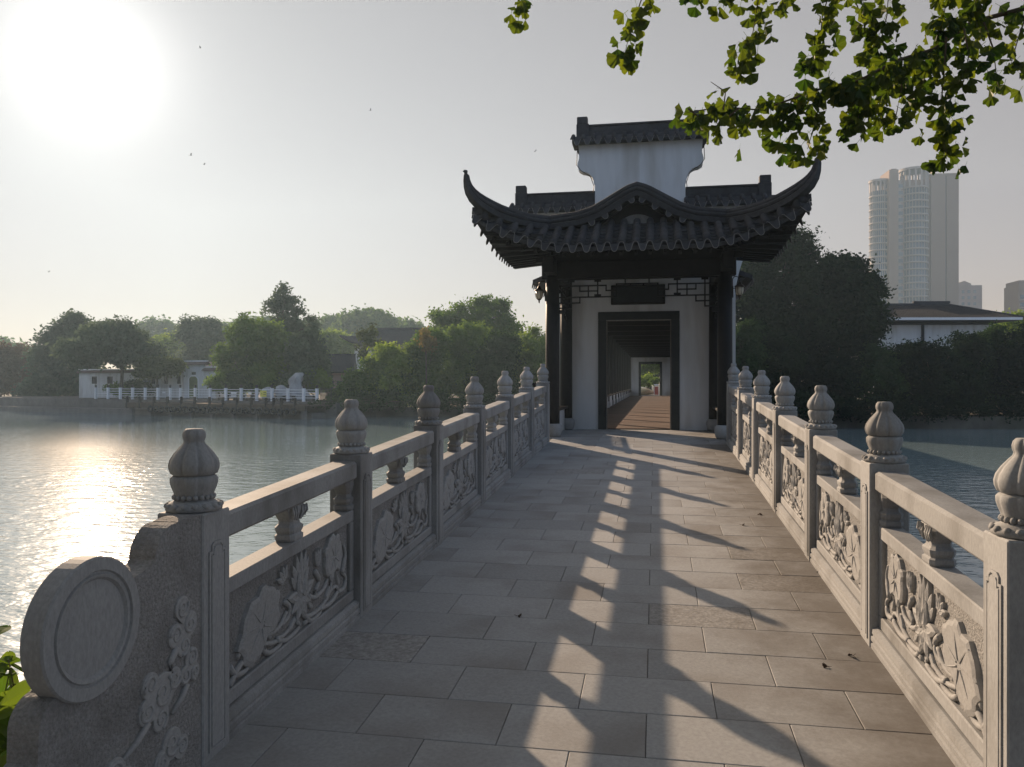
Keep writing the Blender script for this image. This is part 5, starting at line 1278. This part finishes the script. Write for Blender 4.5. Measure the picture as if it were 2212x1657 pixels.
for j, (p, spread) in enumerate(pts):
    u = Vector((rn.gauss(0,1), rn.gauss(0,1), rn.gauss(0,0.8)))*(spread*0.52*lkm)
    rot = (rn.gauss(0,0.45), rn.gauss(0,0.6), YAW + rn.gauss(0,0.75) + (math.pi if rn.random() < 0.5 else 0)); s_ = rn.uniform(0.75, 1.35)
    if j < 290:
        o = link('leaf', LM[j % 5], gk, p+u); o.rotation_euler = rot; o.scale = (s_,)*3
    else:
        from mathutils import Euler
        Mx = Matrix.Translation(p+u) @ Euler(rot).to_matrix().to_4x4() @ Matrix.Scale(s_, 4); me = LM[j % 5]
        extra.add([Mx @ v.co for v in me.vertices], [tuple(f.vertices) for f in me.polygons])
tag(extra.build('leaf_mass', M['ginkgo'], gk), kind='stuff')
tag(link('crown', leaf_mesh('crown', [(-1.2,-4.2,8.0,4.5,4.5,4.0),(-6.0,-6.2,8.0,4.2,4.2,3.6),(1.8,-1.2,7.6,3.0,3.4,3.2),(-3.2,-9.2,6.2,5.5,4.0,4.2),(-10.5,-7.5,7.0,4.0,4.0,3.6)], 2600, 26, 0.19, 31, 'ginkgo', 0.8, 0.25), gk), kind='stuff')  # unseen crown, spread over and behind the viewer to block sky light

# ------------------------------------------------------------------ shrub behind the drum stone
P = AT(40, 1560, 3.35); shb = empty('lakeside_shrub', (P.x-0.25, P.y+0.1, -0.9), 0, 'sunlit green shrub beside the drum stone at the lower left', 'shrub'); S0 = shb.location
def blade(seed):
    r_ = random.Random(seed); b = MB(); L_, W_ = 0.145, 0.038; n = 6; vs = []
    for i in range(n+1):
        t = i/n; wv = W_*math.sin(math.pi*min(1, t*0.96+0.02))**0.8; y = -0.03*t*t
        vs += [(-wv, t*L_, y+0.008), (0, t*L_, y), (wv, t*L_, y+0.008)]
    b.add(vs, [f for i in range(n) for f in ((3*i,3*i+1,3*i+4,3*i+3),(3*i+1,3*i+2,3*i+5,3*i+4))]); return b.mesh('leaf', M['shrub_leaf'])
BM = [blade(i) for i in range(2)]; rn = random.Random(5)
for i in range(19):
    tip = AT(rn.uniform(-60,140), rn.uniform(1375,1650), rn.uniform(3.1,3.7)) - S0; mid = tip*0.55 + Vector((rn.uniform(-0.1,0.1), rn.uniform(-0.1,0.1), 0.12))
    root_ = Vector((rn.uniform(-0.15,0.15), rn.uniform(-0.1,0.1), 0))
    b = MB(); b.tube([root_, mid, tip], [0.008,0.005,0.002], 5); b.build('stem', M['twig'], shb)
    for j in range(14):
        t = rn.uniform(0.25, 1.05); q = mid.lerp(tip, t) + Vector((rn.gauss(0,0.03), rn.gauss(0,0.03), rn.gauss(0,0.03)))
        o = link('leaf', BM[j % 2], shb, q); o.rotation_euler = (rn.gauss(-0.2,0.5), rn.gauss(0,0.5), rn.uniform(0, 6.283)); s_ = rn.uniform(0.6,1.25); o.scale = (s_,)*3

# ------------------------------------------------------------------ small things: fallen leaves, flying insects
fl = MB(); vs = [(0,0,0.004)]
for i in range(9):
    a = -1.2+2.4*i/8; vs.append((0.026*math.cos(a)*(0.8 if i == 4 else 1), 0.026*math.sin(a), 0.004+0.006*(i % 2)+0.01*math.cos(a*2)))
fl.add(vs, [(0, i+1, i+2) for i in range(8)]); fl.tube([(0,0,0.004),(-0.02,0.002,0.010)], 0.0012, 4)
flm3 = fl.mesh('fallen_leaf', mat('dry_leaf', (0.05,0.03,0.02), 0.8, 0.3, 40))
for i, (px_, py_, lab) in enumerate(((1602,1135,'dry leaf on the paving left of the fourth right hand post'), (1641,1113,'dry leaf on the paving close to the fourth right hand post'), (1788,1442,'dry leaf on the sunlit paving below the near right panel'), (1843,1418,'dry leaf near the foot of the second right hand post'), (1767,1235,'dry leaf at the foot of the third right hand post'), (1118,1332,'dark twig-like leaf in the joint of the shaded paving'))):
    r = ray(px_, py_); kk = -EYE/(r.z - T*r.y); P = Vector((0,0,EYE)) + r*kk
    o = link('fallen_leaf', flm3, None, (P.x, P.y, P.z+0.001), i*1.3); tag(o, lab, 'leaf', 'fallen leaves on the bridge')
ins = []
b = MB(); b.smooth = True; b.tube([(-0.035,0,0),(-0.02,0,0.001),(0,0,0.002),(0.012,0,0.002),(0.02,0,0)], [0.001,0.0016,0.003,0.0035,0.002], 6); bodym = b.mesh('body', M['black'])
b = MB(); b.add([(0.006,0,0.003),(0.012,0.035,0.018),(0.002,0.038,0.019),(0,0,0.003)], [(0,1,2,3)]); wgm = b.mesh('wing', M['black'])
for i, (px_, py_, D, lab) in enumerate(((432,104,9,'tiny insect flying highest, right of the sun'), (800,239,9,'tiny insect flying in the middle of the sky'), (412,336,8,'tiny insect flying below the sun glow, the left of a pair'), (441,356,10,'fainter tiny insect right of and below its neighbour under the sun glow'), (1155,328,7.5,'tiny insect flying left of the pavilion gable'), (105,588,10,'tiny insect low in the sky at the far left'))):
    rt = empty('flying_insect', AT(px_, py_, D*1.6), YAW+0.3*i, lab, 'insect', 'insects in the sky'); link('body', bodym, rt)
    for rx_, sc_ in ((0.4, 1), (1.2, 1), (-0.4, -1), (-1.1, -1)):
        wv = link('wing', wgm, rt, (0, 0, 0)); wv.scale = (1, sc_, 1); wv.rotation_euler = (rx_*0.5, 0, 0.15*rx_)

# unseen wood added behind the viewer: one mass that blocks the low sky light
rq = random.Random(3); lob = []
for i in range(26):
    x = -48+i*3.9+rq.uniform(-1, 1); lob.append((x, -15+rq.uniform(-3, 3)-abs(x)*0.05, rq.uniform(4.0, 7.5), 3.6, 3.4, rq.uniform(4.0, 5.5)))
nw = link('sky_screen_woods', leaf_mesh('sky_screen_woods', lob, 2200, 22, 0.42, 91, 'leaf_dark', 1.0, 0.5)); tag(nw, 'dense unseen trees added behind the viewer to block low sky light', 'woods', kind='stuff')

# ------------------------------------------------------------------ haze over the lake
HZD = 0.0008
b = MB(); b.box(-295, 295, -35, 455, -3.7, 108)
m, N, L = new_mat('haze'); o_ = N.new('ShaderNodeOutputMaterial'); v = N.new('ShaderNodeVolumePrincipled')
v.inputs['Color'].default_value = (0.55, 0.76, 0.95, 1); v.inputs['Density'].default_value = HZD; v.inputs['Anisotropy'].default_value = 0.4
L.new(v.outputs[0], o_.inputs['Volume'])
hz_ = b.build('haze', m); tag(hz_, 'pale evening haze over the lake', 'haze', kind='stuff')
